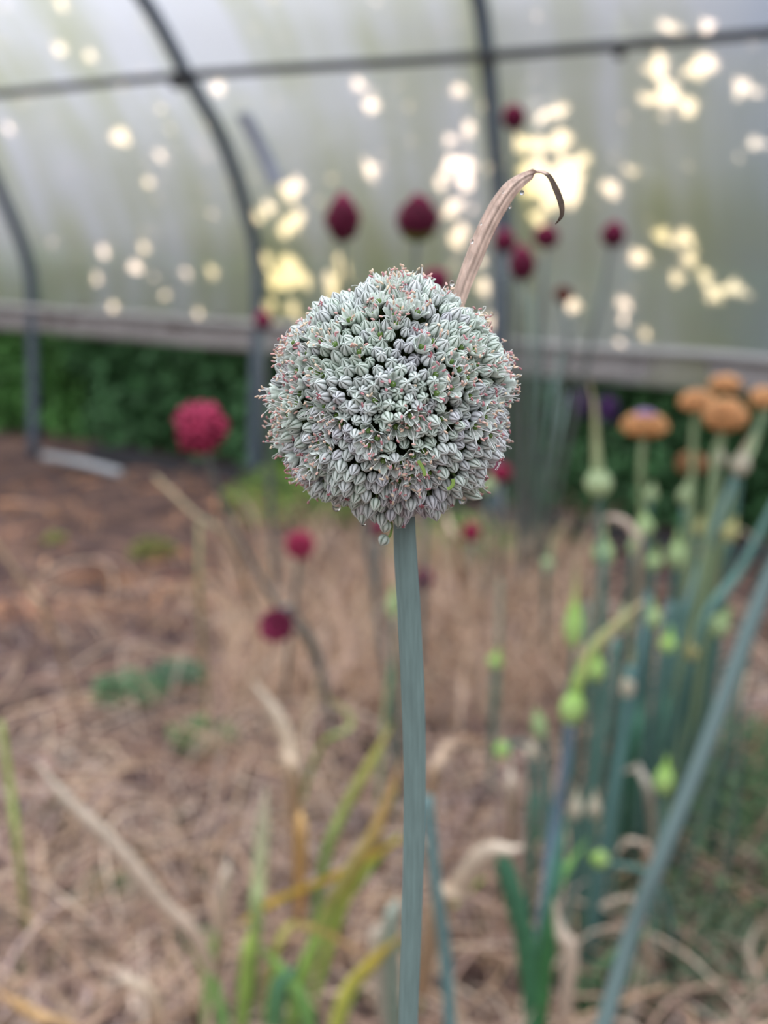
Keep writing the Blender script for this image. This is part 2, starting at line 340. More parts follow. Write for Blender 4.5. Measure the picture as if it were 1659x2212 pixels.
# standing dead grass
mb = MB()
def patch(n, x0, x1, y0, y1, lo, hi, cols, wd=(.002, .005)):
    for i in range(n):
        P = rnd_g(x0, x1, y0, y1); p = blade_pts(P, random.uniform(lo, hi), random.uniform(0, 6.28), random.uniform(0, .6), random.uniform(.2, 1.8), 6)
        w0 = random.uniform(*wd); a = random.uniform(0, 3.14); s_ = np.array([math.cos(a), math.sin(a), 0]); t = np.array([.8, 1, 1, .85, .6, .08])*w0
        v = np.array([p[k]+s_*t[k]*sg*.5 for k in range(6) for sg in (-1, 1)])
        mb.add(v, [(2*k, 2*k+1, 2*k+3, 2*k+2) for k in range(5)], np.array(random.choice(cols))*random.uniform(.75, 1.15))
patch(2200, 480, 1280, 1170, 1560, .10, .30, [(.72,.50,.36),(.66,.46,.30),(.62,.46,.38),(.50,.34,.24),(.74,.58,.42)], (.003,.007)); patch(500, 0, 1700, 1500, 2300, .03, .12, [(.16,.10,.09),(.22,.15,.12),(.12,.13,.07)], (.004,.01))
patch(600, 350, 1250, 1500, 2100, .08, .28, STRAW)
patch(420, -80, 600, 1750, 2400, .06, .25, STRAW)
patch(500, 1000, 1760, 1500, 2400, .06, .22, STRAW)
patch(260, -80, 450, 1050, 1700, .04, .12, STRAW)
tag(mb.build('dead_grass', M_DRY), 'standing dead tan grass between the plants', 'dead grass', kind='stuff')

# base edging and the pale pipe on the ground
v, f = tube([gnd(95, 985, .02), gnd(170, 998, .02), gnd(262, 1022, .02)], .020, 10)
tag(MB().add(v, f, (.45, .47, .50)).build('pipe', M_PIPE), 'pale grey pipe lying at the foot of the left hoop', 'pipe')
mb = MB(); K = 30
for i in range(K):
    ua = -1.0+6*i/K; v, f = box(wp(ua+.1, -.02, .03+.008*math.sin(i*1.7)), .101, .012, .045, bx); mb.add(v, f, (.035, .035, .042))
tag(mb.build('edging_strip', M_PLASTIC, smooth=False), 'low black plastic edging at the foot of the open tunnel side', 'edging')

# ------------------------------------------------------------------ plants outside the film
SPOTS = [(572,560,13),(615,565,12),(600,600,15),(622,612,15),(590,612,12),(640,585,9),(660,612,10),(580,662,14),(628,667,12),(625,415,14),(640,400,9),(630,485,13),(645,470,8),(612,500,8),
 (577,447,8),(555,470,7),(262,292,11),(250,300,7),(295,577,8),(355,640,5),(243,664,7),(428,678,7),(460,588,6),(225,540,6),(310,535,6),(735,560,8),(712,600,8),(715,620,8),(740,590,7),(795,595,6),(720,640,7),(625,710,10),(600,700,7),(650,700,8),
 (730,175,8),(745,190,7),(770,185,7),(800,225,9),(820,238,7),(795,370,8),(790,360,5),(472,188,8),(345,335,5),(320,395,5),(17,280,5),(210,600,5),(400,590,4),
 (1010,358,13),(1006,400,10),(985,445,10),(975,460,12),(990,525,10),(995,500,8),(1015,440,10),(965,368,8),(952,400,7),(980,350,6),(970,300,6),(1075,355,13),(1080,340,10),(1062,375,8),(1125,310,12),(1165,315,9),(1200,310,14),(1215,295,9),(1140,370,15),(1160,360,12),
 (1190,380,18),(1215,370,18),(1240,355,12),(1245,375,10),(1210,410,16),(1175,400,14),(1150,410,14),(1230,430,13),(1190,440,12),(1160,470,9),(1235,400,14),(1260,345,8),(1325,415,9),(1360,370,5),(1207,243,8),(1050,225,7),(985,195,7),(1010,280,5),
 (990,575,10),(975,590,8),(1045,620,8),(1078,680,13),(1085,672,9),(1060,700,8),(1035,560,7),(1240,660,9),(1075,760,8),
 (1482,505,15),(1488,555,11),(1460,600,11),(1428,508,8),(1375,558,8),(1385,560,5),(1583,620,13),(1538,632,9),(1352,660,8),(1345,697,7),(1340,742,10),(1390,718,6),(1520,600,5),
 (1415,155,10),(1425,140,9),(1445,190,12),(1440,210,11),(1455,200,8),(1390,215,9),(1485,228,11),(1430,255,10),(1520,130,9),(1535,140,8),(1500,150,6),(1600,190,8),(1635,310,6),(1480,60,7),(1530,55,6),(1635,200,5),(1180,250,6),(1440,60,6),(130,10,6),(190,120,7),(125,105,6),(1270,1060,0)]
SP = [(film_hit(x, y), r+3.5 if r <= 9 else r*1.05) for x, y, r in SPOTS if r > 0]
SPp = np.array([s[0] for s in SP]); SPr = np.array([s[1]*np.linalg.norm(s[0]-C0)/FPX for s in SP])
def leaves(P, nrm, size, asp=.55):
    """one folded leaf per point: 4 vertices, 2 triangles"""
    n = len(P); a = rng.normal(size=(n, 3)); nrm = nrm/np.linalg.norm(nrm, axis=1)[:, None]
    u = a-nrm*np.sum(a*nrm, 1)[:, None]; u /= np.linalg.norm(u, axis=1)[:, None]; v = np.cross(nrm, u); s = size[:, None]
    V = np.stack([P-u*s, P+v*s*asp+nrm*s*.15, P+u*s, P-v*s*asp+nrm*s*.15], 1).reshape(-1, 3)
    f = []
    for i in range(n): b = 4*i; f += [(b, b+1, b+2), (b, b+2, b+3)]
    return V, f
TREES = [(-4.6, -1.6, (.13, .155, .045), 'olive green bushy tree outside the film beyond the left hoop'),
         (-1.6, .3, (.15, .165, .04), 'olive leafy tree outside the film left of the middle-left hoop'),
         (.3, 2.0, (.14, .155, .055), 'mottled olive tree outside the film behind the burgundy flowers'),
         (2.0, 3.4, (.15, .16, .05), 'sunlit olive tree outside the film right of the centre hoop'),
         (3.4, 5.2, (.08, .12, .16), 'added tree outside the film at the right, leaves tinted blue for reflected sky'),  # added trees from here on; the leaf blue stands in for reflected sky
         (5.2, 8.0, (.08, .12, .17), 'far added tree outside the film past the right edge, leaves tinted blue for reflected sky')]
SH = SUN@NO
for (u0, u1, tcol, lb) in TREES:
    root = thing('tree', lb, 'tree', wp((u0+u1)/2, 1.9, 0), 'trees outside the tunnel')
    mb = MB()
    for layer, s0 in enumerate((1.15, 1.5, 1.95)):
        for (z0, z1, sp, sz) in ((0, 3.1, .030, .031),):
            nu, nz = int((u1-u0+.1)/sp), int((z1-z0)/sp)
            gu, gz = np.meshgrid(u0-.05+sp*np.arange(nu), z0+sp*np.arange(nz)); gu = gu.ravel()+rng.uniform(-.4, .4, gu.size)*sp; gz = gz.ravel()+rng.uniform(-.4, .4, gz.size)*sp
            gs = s0+rng.uniform(-.12, .12, gu.size)
            P = O2+gu[:, None]*AX+gs[:, None]*NO+gz[:, None]*ZZ; size = sz*rng.uniform(.8, 1.15, len(P))
            rel = P[:, None]-SPp[None]; d = np.linalg.norm(rel-(rel@SUN)[..., None]*SUN, axis=2)
            keep = np.all(d > SPr[None]+size[:, None]*.5, axis=1)
            top = 3.05-.25*np.abs(np.sin(gu*2.1)); keep &= gz < top
            P = P[keep]; size = size[keep]
            nrm = SUN[None]+rng.normal(size=(len(P), 3))*.38
            V, f = leaves(P, nrm, size, .8); cc = np.array(tcol)*rng.uniform(.6, 1.5, (len(P), 1)); cc = cc+rng.uniform(-.01, .02, (len(P), 1))*np.array([1, .7, .1])
            mb.add(V, f, np.repeat(np.clip(cc, 0, 1), 4, 0))
    mb.build('foliage', M_TREE, root, smooth=False)
    c = (u0+u1)/2; tb = MB()
    tr = smooth_path([wp(c, 2.0, -.05), wp(c+.05, 2.02, 1.2), wp(c-.04, 2.0, 2.0), wp(c, 2.05, 2.9)], 5); v, f = tube(tr, np.linspace(.09, .03, len(tr)), 10); tb.add(v, f, (.16, .13, .11)); tb.build('trunk', M_BARK, root)
    bb = MB()
    for k in range(6):
        h = .7+k*.3; a = random.choice((-1, 1)); q = smooth_path([wp(c, 2.02, h), wp(c+a*.35, 1.9+random.uniform(-.3, .2), h+.2), wp(c+a*.75, 1.9, h+.5)], 4)
        v, f = tube(q, np.linspace(.03, .01, len(q)), 6); bb.add(v, f, (.16, .13, .11))
    bb.build('branches', M_BARK, root)
# rough green growth seen under the hip boards
BUSH = [(-4.2, -2.6, 'dark green weedy bush outside, far left beyond the left hoop'), (-2.6, -1.5, 'bright green weedy bush outside under the film at the left edge'),
        (-1.5, -.75, 'dark green bush seen under the hip board beside the left hoop'), (-.75, 0., 'dark green bush outside behind the burgundy flower at left'),
        (0., .9, 'dark green bush outside directly behind the white flower head'), (.9, 1.7, 'dark green bush outside right of the white flower head'),
        (1.7, 2.5, 'dark green bush outside behind the flat orange flower heads'), (2.5, 4.5, 'dark green bush outside at the right edge of the photo')]
for k, (u0, u1, lb) in enumerate(BUSH):
    root = thing('bush', lb, 'bush', wp((u0+u1)/2, .7, 0), 'bushes under the hip boards'); mb = MB()
    n = int((u1-u0)*5200); gu = rng.uniform(u0, u1, n); gz = rng.uniform(0, .92, n)**.9; gs = .30+rng.uniform(0, .65, n)+.08*np.sin(gu*7)*np.sin(gz*9)
    P = O2+gu[:, None]*AX+gs[:, None]*NO+gz[:, None]*ZZ; nrm = -NO[None]+ZZ[None]*.5+rng.normal(size=(n, 3))*.7
    rel = P[:, None]-SPp[None]; kp = np.all(np.linalg.norm(rel-(rel@SUN)[..., None]*SUN, axis=2) > SPr[None]+.014, axis=1); P = P[kp]; nrm = nrm[kp]; n = len(P)
    V, f = leaves(P, nrm, rng.uniform(.022, .045, n), .6); br = 1.5 if k == 1 else 1.0
    cc = np.array([.078*br, .20*br, .078])*rng.uniform(.45, 1.45, (n, 1)); mb.add(V, f, np.repeat(cc, 4, 0)); mb.build('foliage', M_TREE, root, smooth=False)
    tb = MB()
    for j in range(14):
        u = random.uniform(u0, u1); q = smooth_path([wp(u, .7, -.05), wp(u+random.uniform(-.1, .1), .6, .5), wp(u+random.uniform(-.2, .2), .55, .95)], 4)
        v, f = tube(q, np.linspace(.008, .003, len(q)), 6); tb.add(v, f, (.10, .10, .05))
    tb.build('stems', M_BARK, root)

# ------------------------------------------------------------------ out of focus flowers inside
def head_cluster(mb, c, rx, rz, shape, n, cols, up=ZZ, fl=.0035):
    """many small ovoid florets set over a body of the head's outline"""
    B = basis(up); g = (1+5**.5)/2
    for i in range(n):
        z = 1-2*(i+.5)/n; a = 2*math.pi*i/g; rr = math.sqrt(1-z*z)
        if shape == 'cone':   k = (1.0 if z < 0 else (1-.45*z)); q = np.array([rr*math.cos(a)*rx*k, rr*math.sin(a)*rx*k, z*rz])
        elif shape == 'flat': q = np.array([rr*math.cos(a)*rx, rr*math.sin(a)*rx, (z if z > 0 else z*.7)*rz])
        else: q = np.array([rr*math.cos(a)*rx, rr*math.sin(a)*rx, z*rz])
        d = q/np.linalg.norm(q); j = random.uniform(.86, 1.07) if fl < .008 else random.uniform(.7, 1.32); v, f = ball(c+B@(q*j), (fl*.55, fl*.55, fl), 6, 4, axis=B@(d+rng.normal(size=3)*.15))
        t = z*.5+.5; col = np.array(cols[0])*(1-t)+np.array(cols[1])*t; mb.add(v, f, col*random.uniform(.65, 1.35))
    v, f = ball(c, (rx*.86, rx*.86, rz*.86), 16, 10)
    if up is not ZZ: v = (v-c)@B.T+c
    mb.add(v, f, np.array(cols[0])*.7)
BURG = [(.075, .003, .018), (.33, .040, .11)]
def stem_to(name, root, pts, r0, r1, col, m=None, k=7, seg=8):
    p = smooth_path(pts, k); v, f = tube(p, np.linspace(r0, r1, len(p)), seg); return MB().add(v, f, col).build(name, m or M_STEM, root)
# x, y, w, h, distance, stem pixels (x,y,dist)..., ground pixel, shape, colours, label
DR = [
 (740,470,62,84,2.6,[(745,620,2.62),(775,1000,2.8)],(850,1560),'cone',0,'burgundy cone shaped drumstick allium, left of the pair above the white head'),
 (902,468,76,80,2.6,[(897,600,2.62),(885,1000,2.8)],(878,1600),'cone',1,'burgundy drumstick allium with a lime green base, right of the pair above'),
 (940,608,48,44,2.9,[(935,800,2.95)],(900,1500),'round',0,'burgundy drumstick allium half hidden just above the white flower head'),
 (1110,254,38,42,4.0,[(1104,420,4.0),(1110,800,4.1)],(1120,1230),'round',0,'small burgundy allium highest of all, against the centre hoop'),
 (1090,520,38,40,3.7,[(1093,700,3.7)],(1080,1260),'cone',0,'burgundy allium just left of the centre hoop, under the dry curled leaf'),
 (1128,568,44,62,3.4,[(1130,760,3.4)],(1125,1300),'cone',0,'tall burgundy allium just right of the centre hoop'),
 (1180,512,40,38,3.8,[(1168,700,3.8)],(1135,1260),'round',0,'burgundy allium below the hanging tip of the dry curled leaf'),
 (1217,637,28,26,4.0,[(1222,800,4.0)],(1150,1230),'round',2,'small faded brownish red allium low right of the curled leaf'),
 (1325,506,40,44,3.8,[(1305,620,3.8),(1262,800,3.85)],(1160,1250),'cone',0,'burgundy allium on a slanting stem, alone at the right of the film'),
 (568,692,26,30,3.6,[(572,850,3.6)],(600,1330),'round',0,'small burgundy allium beside the middle-left hoop at board height'),
 (434,924,86,82,2.05,[(452,1000,2.1),(498,1130,2.25),(600,1310,2.5),(672,1400,2.65)],(712,1560),'round',3,'crimson allium head on a long leaning stem, left of the white flower'),
 (597,1351,60,66,2.35,[(625,1315,2.4),(690,1420,2.6)],(730,1640),'round',0,'dark maroon allium head hanging low against the straw, left of the main stem'),
 (648,1178,52,46,2.7,[(640,1260,2.8)],(610,1520),'round',3,'bright crimson allium low behind, left of the main stem'),
 (1082,1021,34,30,3.6,[(1084,1150,3.6)],(1070,1300),'round',3,'small crimson allium by the lower right edge of the white head'),
 (1018,1150,30,34,3.9,[(1020,1200,3.9)],(1015,1290),'round',3,'tiny crimson allium low over the soil right of the main stem'),
 (914,1252,34,46,3.2,[(912,1330,3.2)],(905,1470),'round',0,'dark red allium partly hidden beside the main stem'),
 (818,1140,20,36,3.4,[(816,1230,3.4)],(812,1420),'round',0,'dim red allium under the white head left of its stem'),
]
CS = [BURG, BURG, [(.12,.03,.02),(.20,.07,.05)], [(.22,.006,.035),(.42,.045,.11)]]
for (x,y,wd,hh,Y,via,gp,shp,ci,lb) in DR:
    P = at(x,y,Y); s = Y/FPX*1.14; base = gnd(*gp); base[2] = gh(base[0], base[1])-.01
    root = thing('drumstick_allium', lb, 'flower', (base[0],base[1],base[2]), 'drumstick alliums')
    prev = at(*via[0]); up = P-prev; up = up/np.linalg.norm(up)
    if y == 1351: up = np.array([-.35,-.55,-.3]); up /= np.linalg.norm(up)
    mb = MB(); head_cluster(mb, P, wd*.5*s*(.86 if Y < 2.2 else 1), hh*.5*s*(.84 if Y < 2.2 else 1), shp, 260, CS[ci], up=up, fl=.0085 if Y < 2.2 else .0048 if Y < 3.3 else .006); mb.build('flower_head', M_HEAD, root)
    if ci == 1:
        m2 = MB(); head_cluster(m2, P-up*hh*.42*s, wd*.36*s, hh*.18*s, 'flat', 90, [(.20,.26,.03),(.24,.28,.05)], fl=.004); tag(m2.build('green_base', M_HEAD, root), 'lime green lowest florets')
    pts = [P-up*hh*.3*s]+[at(*q) for q in via]+[base]
    stem_to('stem', root, pts, .0042*max(1,Y/2.6), .0055*max(1, Y/2.6), (.17,.20,.19))

# flat orange heads (over-blown), right
OR = [(1393,921,92,56,2.35,[(1385,1010,2.35),(1382,1250,2.4)],(1330,1900),1,'flat orange allium head with a lilac top, leftmost of the orange heads'),
 (1507,870,72,50,2.7,[(1497,960,2.7),(1490,1200,2.7)],(1440,1700),0,'flat orange allium head left of the topmost one at the right'),
 (1567,833,64,42,2.9,[(1560,930,2.9)],(1500,1600),0,'topmost flat orange allium head by the hip board at the right'),
 (1567,902,86,74,2.4,[(1545,990,2.4),(1515,1250,2.4)],(1420,1850),0,'large rounded orange allium head, lowest and biggest of the right group'),
 (1648,862,50,46,2.6,[(1630,960,2.6),(1560,1150,2.5)],(1470,1750),0,'orange allium head cut by the right edge of the photo'),
 (1495,1004,62,52,2.8,[(1485,1100,2.8)],(1430,1600),2,'brownish orange faded allium head below the other orange heads')]
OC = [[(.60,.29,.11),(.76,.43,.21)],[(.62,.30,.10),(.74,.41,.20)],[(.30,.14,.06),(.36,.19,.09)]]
for (x,y,wd,hh,Y,via,gp,ci,lb) in OR:
    P = at(x,y,Y); s = Y/FPX*1.0; base = gnd(*gp); base[2] = gh(base[0], base[1])-.01
    root = thing('orange_allium', lb, 'flower', base, 'orange allium heads')
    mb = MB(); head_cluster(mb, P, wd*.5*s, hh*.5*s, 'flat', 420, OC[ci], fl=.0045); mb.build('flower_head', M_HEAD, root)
    if ci == 1:
        m2 = MB(); head_cluster(m2, P+ZZ*hh*.5*s, wd*.22*s, hh*.12*s, 'flat', 50, [(.33,.2,.42),(.42,.28,.5)], fl=.004); tag(m2.build('lilac_florets', M_HEAD, root), 'lilac florets on top')
    stem_to('stem', root, [P-ZZ*hh*.3*s]+[at(*q) for q in via]+[base], .0055, .007, (.25,.32,.17))

# green beaked buds: x,y,w,h, Y, beak pixel offset (dx,dy), stem direction pixel below, ground px, tone, label
GB = [
 (1293,1042,58,58,2.0,[(1288,960),(1284,880),(1272,822)],[(1296,1150),(1300,1350)],(1250,1900),0,'round pale green allium bud with a tall upright beak, left of the orange heads'),
 (1303,1193,46,56,2.1,[(1303,1150),(1306,1125)],[(1298,1300)],(1262,1800),1,'green beaked bud directly below the round pale bud'),
 (1183,1217,28,28,3.0,[(1195,1170),(1230,1110)],[(1180,1260)],(1175,1420),0,'small round green bud with a slanting beak, right of the white head'),
 (1055,1049,34,34,3.4,[(1056,1020)],[(1052,1150)],(1045,1350),0,'small round green bud just under the right side of the white head'),
 (1393,1137,40,46,2.3,[(1392,1100)],[(1385,1250)],(1345,1750),1,'green beaked bud below the leftmost orange head'),
 (1413,1212,36,40,2.3,[(1420,1170)],[(1405,1300)],(1365,1760),1,'green beaked bud in the thick of the clump, below the flat orange head'),
 (1462,1198,42,60,2.3,[(1466,1140)],[(1450,1310)],(1400,1780),1,'plump green beaked bud under the brownish orange head'),
 (1480,1070,32,40,2.5,[(1486,1035)],[(1472,1180)],(1430,1650),0,'grey green bud right below the brownish orange head'),
 (1408,1068,26,34,2.6,[(1412,1040)],[(1400,1150)],(1370,1620),0,'faint green bud left of the orange head stems'),
 (1512,1140,28,34,2.5,[(1520,1110)],[(1500,1230)],(1460,1660),2,'yellowish bud between the orange flower stems'),
 (1577,1150,36,46,2.4,[(1592,1115)],[(1565,1240)],(1505,1700),2,'yellowish green bud leaning right near the right edge'),
 (1600,1002,42,50,2.4,[(1612,960),(1628,930)],[(1590,1100)],(1500,1750),3,'cream papery bud near the right edge below the orange heads'),
 (1550,990,32,44,2.5,[(1552,950)],[(1540,1090)],(1480,1650),3,'pale papery bud beside the large orange head stem'),
 (1370,1182,28,40,2.5,[(1372,1150)],[(1362,1260)],(1325,1640),0,'slim green bud left in the clump behind the stems'),
 (1240,1350,42,96,1.9,[(1243,1280),(1246,1200)],[(1236,1450)],(1190,1980),4,'long lime green bud with a tall hood, left edge of the clump'),
 (1237,1528,54,74,1.85,[(1250,1470),(1290,1390),(1390,1300)],[(1222,1650),(1190,1850)],(1130,2320),4,'lime green bud on the bluest thick stem, with a long dry arching beak'),
 (1412,1335,36,46,2.1,[(1412,1290)],[(1405,1430)],(1360,1900),1,'green bud in the middle of the clump'),
 (1443,1390,38,40,2.1,[(1450,1350)],[(1432,1480)],(1380,1900),4,'bright lime bud low in the middle of the clump'),
 (1288,1446,38,54,2.0,[(1290,1400)],[(1282,1540)],(1240,2000),4,'lime green bud between the two longest beaked buds'),
 (1356,1482,32,54,2.0,[(1358,1440)],[(1350,1580)],(1310,2000),3,'cream white bud in the middle of the clump'),
 (1495,1402,30,52,2.2,[(1497,1360)],[(1488,1500)],(1440,1850),2,'pale yellow dry bud right of the lime bud'),
 (1553,1350,46,54,2.2,[(1580,1310)],[(1530,1440)],(1470,1850),1,'leaning green bud at the right of the clump'),
 (1435,1684,44,64,1.9,[(1442,1630)],[(1428,1780)],(1400,2100),4,'lone lime green bud low beside the long slanting stem'),
 (1070,1428,32,30,2.6,[(1078,1400)],[(1066,1500)],(1060,1700),4,'tiny round lime bud low right of the main stem'),
 (1085,1620,40,34,2.2,[(1068,1622)],[(1110,1605),(1160,1650)],(1185,1950),4,'small lime bud nodding sideways near a pale stalk'),
 (1165,1568,34,60,2.1,[(1158,1530)],[(1180,1640)],(1200,2000),1,'small green pod close left of the bluest stem'),
 (1295,1856,42,38,1.9,[(1270,1850)],[(1320,1866),(1420,1910)],(1480,2060),4,'small lime bud lying sideways low in the straw'),
 (1243,1745,32,56,1.9,[(1248,1700)],[(1236,1850)],(1215,2100),3,'cream dry seed pod right of the bluest stem'),
 (1284,1745,30,52,1.95,[(1286,1705)],[(1280,1850)],(1260,2080),3,'cream dry seed pod, the right of two low in the clump'),
 (1150,1622,30,34,2.1,[(1152,1600)],[(1146,1700)],(1140,1950),3,'small whitish bud left of the bluest stem'),
 (850,1306,30,60,2.2,[(852,1260)],[(852,1400)],(860,1800),1,'pale green bud mostly hidden behind the main stem'),
 (1348,1340,32,44,2.3,[(1350,1300)],[(1340,1450)],(1300,1850),0,'dull green bud behind the centre of the clump'),
 (1215,1465,0,0,0,[],[],(0,0),0,''),
]
GT = [[(.40,.50,.26),(.46,.56,.32)], [(.36,.50,.20),(.50,.62,.36)], [(.44,.42,.16),(.50,.46,.24)], [(.60,.54,.40),(.64,.58,.46)], [(.36,.60,.12),(.52,.68,.30)]]
for (x,y,wd,hh,Y,bk,via,gp,tn,lb) in GB:
    if not lb: continue
    P = at(x,y,Y); s = Y/FPX; base = gnd(*gp); base[2] = gh(base[0],base[1])-.01
    root = thing('beaked_bud_plant', lb, 'flower bud', base, 'green beaked buds')
    lo = at(via[0][0], via[0][1], Y+.02); hi = at(bk[0][0], bk[0][1], Y); up = hi-P; up /= np.linalg.norm(up)
    wd *= 1.2; hh *= 1.12; n_ = 22; tt = np.linspace(0,1,n_); h2 = hh*.5*s
    pth = np.array([P+up*(h2*(2*t-1)) for t in tt]); rad = wd*.5*s*np.sin(np.pi*np.clip(tt*.86+.07,0,1))**.8*(1-.25*tt); rad[0] *= .6; rad[-1] *= .5
    v,f = tube(pth, rad, 18); ang = np.tile(np.abs(np.cos(np.arange(18)*math.pi*2/18*3)), n_)[:,None]; tcol = np.repeat(tt,18)[:,None]
    cc = np.array(GT[tn][1])*(1-tcol)+np.array(GT[tn][0])*tcol; cc = cc*(.88+.12*ang); mb = MB().add(v,f,cc); mb.build('bud', M_LEAF, root)
    q = smooth_path([P+up*h2*.8]+[at(a,b,Y) for a,b in bk], 5); v,f = tube(q, np.linspace(wd*.16*s+.0012, .0008, len(q)) if x != 1237 else np.interp(np.linspace(0,1,len(q)),[0,.25,.7,1],np.array([10,15,14,5])*s), 8)
    tcol = np.repeat(np.linspace(0,1,len(q)),8)[:,None]; dry = np.array((.46,.38,.22)) if (len(bk) > 1) else np.array(GT[tn][0])
    MB().add(v,f,np.array(GT[tn][0])*(1-tcol)+dry*tcol).build('beak', M_LEAF, root)
    yy = [at(a,b,Y+.02+.02*k) for k,(a,b) in enumerate(via)]
    thick = .0095 if x == 1237 else random.uniform(.0045,.007)
    stem_to('stem', root, [P-up*h2*.8]+yy+[base], thick*.75, thick, (.10,.20,.17) if x != 1237 else (.13,.20,.26))

# bare thick stems and leaves in the clump
ST = [
 ([(1700,1180,1.75),(1645,1290,1.75),(1530,1600,1.72),(1425,1860,1.7),(1350,2060,1.7)],(1230,2420),.0125,(.14,.205,.20),'long thick blue green stem slanting from the right edge down to the bottom'),
 ([(1690,1060,2.2),(1600,1230,2.2),(1500,1400,2.2)],(1400,1830),.009,(.11,.22,.19),'thick green stem slanting in from the right edge behind the yellowish buds'),
 ([(1600,1000,2.5),(1530,1180,2.45),(1450,1420,2.4)],(1380,1750),.008,(.11,.20,.19),'slanting grey green stem through the middle of the clump'),
 ([(1665,880,2.6),(1600,1000,2.6),(1520,1230,2.5)],(1440,1680),.007,(.22,.32,.2),'light green stem slanting down from the orange head at the right edge'),
 ([(1362,1440,2.0),(1345,1600,2.0),(1310,1800,2.0)],(1270,2080),.009,(.09,.19,.18),'upright dark blue green stem in the centre of the clump'),
 ([(1330,1380,2.1),(1300,1600,2.1)],(1250,2000),.008,(.10,.20,.17),'upright stem just right of the lime bud'),
 ([(1450,1300,2.2),(1420,1500,2.2)],(1370,1860),.009,(.10,.19,.18),'dark stem at the right of the clump centre'),
 ([(1400,1280,2.3),(1375,1500,2.25)],(1330,1850),.009,(.09,.17,.17),'thick dark stem behind the cream bud'),
 ([(1480,1300,2.3),(1440,1520,2.3)],(1390,1800),.008,(.10,.20,.18),'dark stem below the plump beaked bud'),
 ([(1270,1300,2.3),(1262,1500,2.3)],(1225,1800),.006,(.14,.22,.18),'thin stem along the left edge of the clump'),
 ([(922,1720,1.6),(940,1900,1.6),(965,2100,1.62)],(990,2420),.0085,(.12,.22,.22),'blue green stem beside the main stem at the bottom'),
 ([(1080,1250,3.0),(1078,1400,2.95)],(1070,1620),.006,(.22,.24,.17),'thin dull stem right of the main stem, rising over the straw'),
 ([(850,1420,2.6),(830,1560,2.55)],(812,1800),.005,(.20,.27,.13),'thin green stalk left of the main stem'),
 ([(430,1130,2.7),(432,1300,2.7)],(450,1560),.005,(.35,.32,.16),'thin yellowish stalk at the left over the soil'),
 ([(335,1030,3.0),(420,1110,2.9),(500,1180,2.9)],(560,1330),.005,(.36,.30,.18),'thin tan stalk leaning across the soil behind the crimson allium'),
 ([(-20,1160,2.3),(60,1270,2.35),(110,1350,2.4)],(170,1500),.004,(.48,.35,.22),'thin tan stalk leaning in from the left edge'),
 ([(0,1560,1.9),(22,1700,1.9),(40,1850,1.9)],(60,2010),.006,(.30,.38,.10),'yellow green stalk at the left edge'),
 ([(690,1450,2.7),(640,1640,2.5)],(600,1800),.003,(.45,.33,.2),'thin bent straw stalk under the maroon allium'),
]
for pts,gp,r_,c,lb in ST:
    base = gnd(*gp); base[2] = gh(base[0],base[1])-.01
    root = thing('bare_stem', lb, 'stem', base); stem_to('stalk', root, [at(*q) for q in pts]+[base], r_*.8, r_, c, seg=10)

root = thing('onion_clump', 'dense clump of upright dark blue green leaves behind the beaked buds', 'plant', gnd(1340,1900))
for k in range(46):
    gx, gy = random.uniform(1170,1560), random.uniform(1600,2000); b = gnd(gx,gy); b[2] = gh(b[0],b[1])-.01; L_ = random.uniform(.28,.55); lx = random.uniform(-.05,.30)
    q = smooth_path([b, b+np.array([lx*.3,.0,L_*.5]), b+np.array([lx*L_*2*.6,random.uniform(-.05,.05),L_])],5); c = np.array([.085,.17,.145])*random.uniform(.6,1.3)+np.array([.04,.03,0])*random.random()
    v,f = tube(q, np.linspace(.0065,.002,len(q))*random.uniform(.8,1.3), 8); MB().add(v,f,c).build('leaf', M_LEAF, root)

# pale hazy stems rising in front of the open side
for k,(x0,y0,xg,yg) in enumerate([(1130,700,1125,1240),(1150,640,1140,1235),(1210,760,1140,1230),(1225,850,1150,1225),(1172,700,1150,1245),(1195,820,1160,1235)]):
    Y = 3.9; base = gnd(xg,yg); base[2] = gh(base[0],base[1])-.01
    root = thing('bare_stem', ['slender pale stem just right of the centre hoop','slender pale stem second right of the centre hoop','slender leaning stem right of the white head before the dark bushes','rightmost slender stem before the dark bushes, leaning right','slender stem in the middle of the group before the bushes','short slender stem behind the small round bud'][k], 'stem', base)
    stem_to('stalk', root, [at(x0,y0,Y),at((x0*2+xg)/3,(y0*1.3+yg*.7)/2,Y),base], .0042,.005,(.22,.33,.29))

# ---- leaf blades: ribbon through pixels
def blade(root, name, pts, wmid, col0, col1, m, gp=None, wdir=X, fold=.25, tip=.08):
    P = [at(*q) for q in pts]
    if gp is not None:
        b = gnd(*gp); b[2] = gh(b[0],b[1])-.005; P.append(b)
    P = smooth_path(P[::-1], 6); n = len(P); t = np.linspace(0,1,n)
    wd = wmid*np.minimum(1, .45+t*2.2)*np.clip((1-t)*3.2+tip, 0, 1)
    v,f = ribbon(P, wd, wdir, fold, 4); tt = np.tile(np.repeat(t,5),2)[:,None]; c = np.array(col0)*(1-tt)+np.array(col1)*tt
    return MB().add(v,f,c).build(name, m, root)
TAN=(.62,.47,.36); TAN2=(.55,.38,.24); PALE=(.70,.60,.48); GRN=(.28,.47,.11); GRN2=(.16,.34,.12); YEL=(.78,.58,.10); LIM=(.46,.58,.14); ORG=(.72,.45,.19); BLU=(.09,.25,.17)
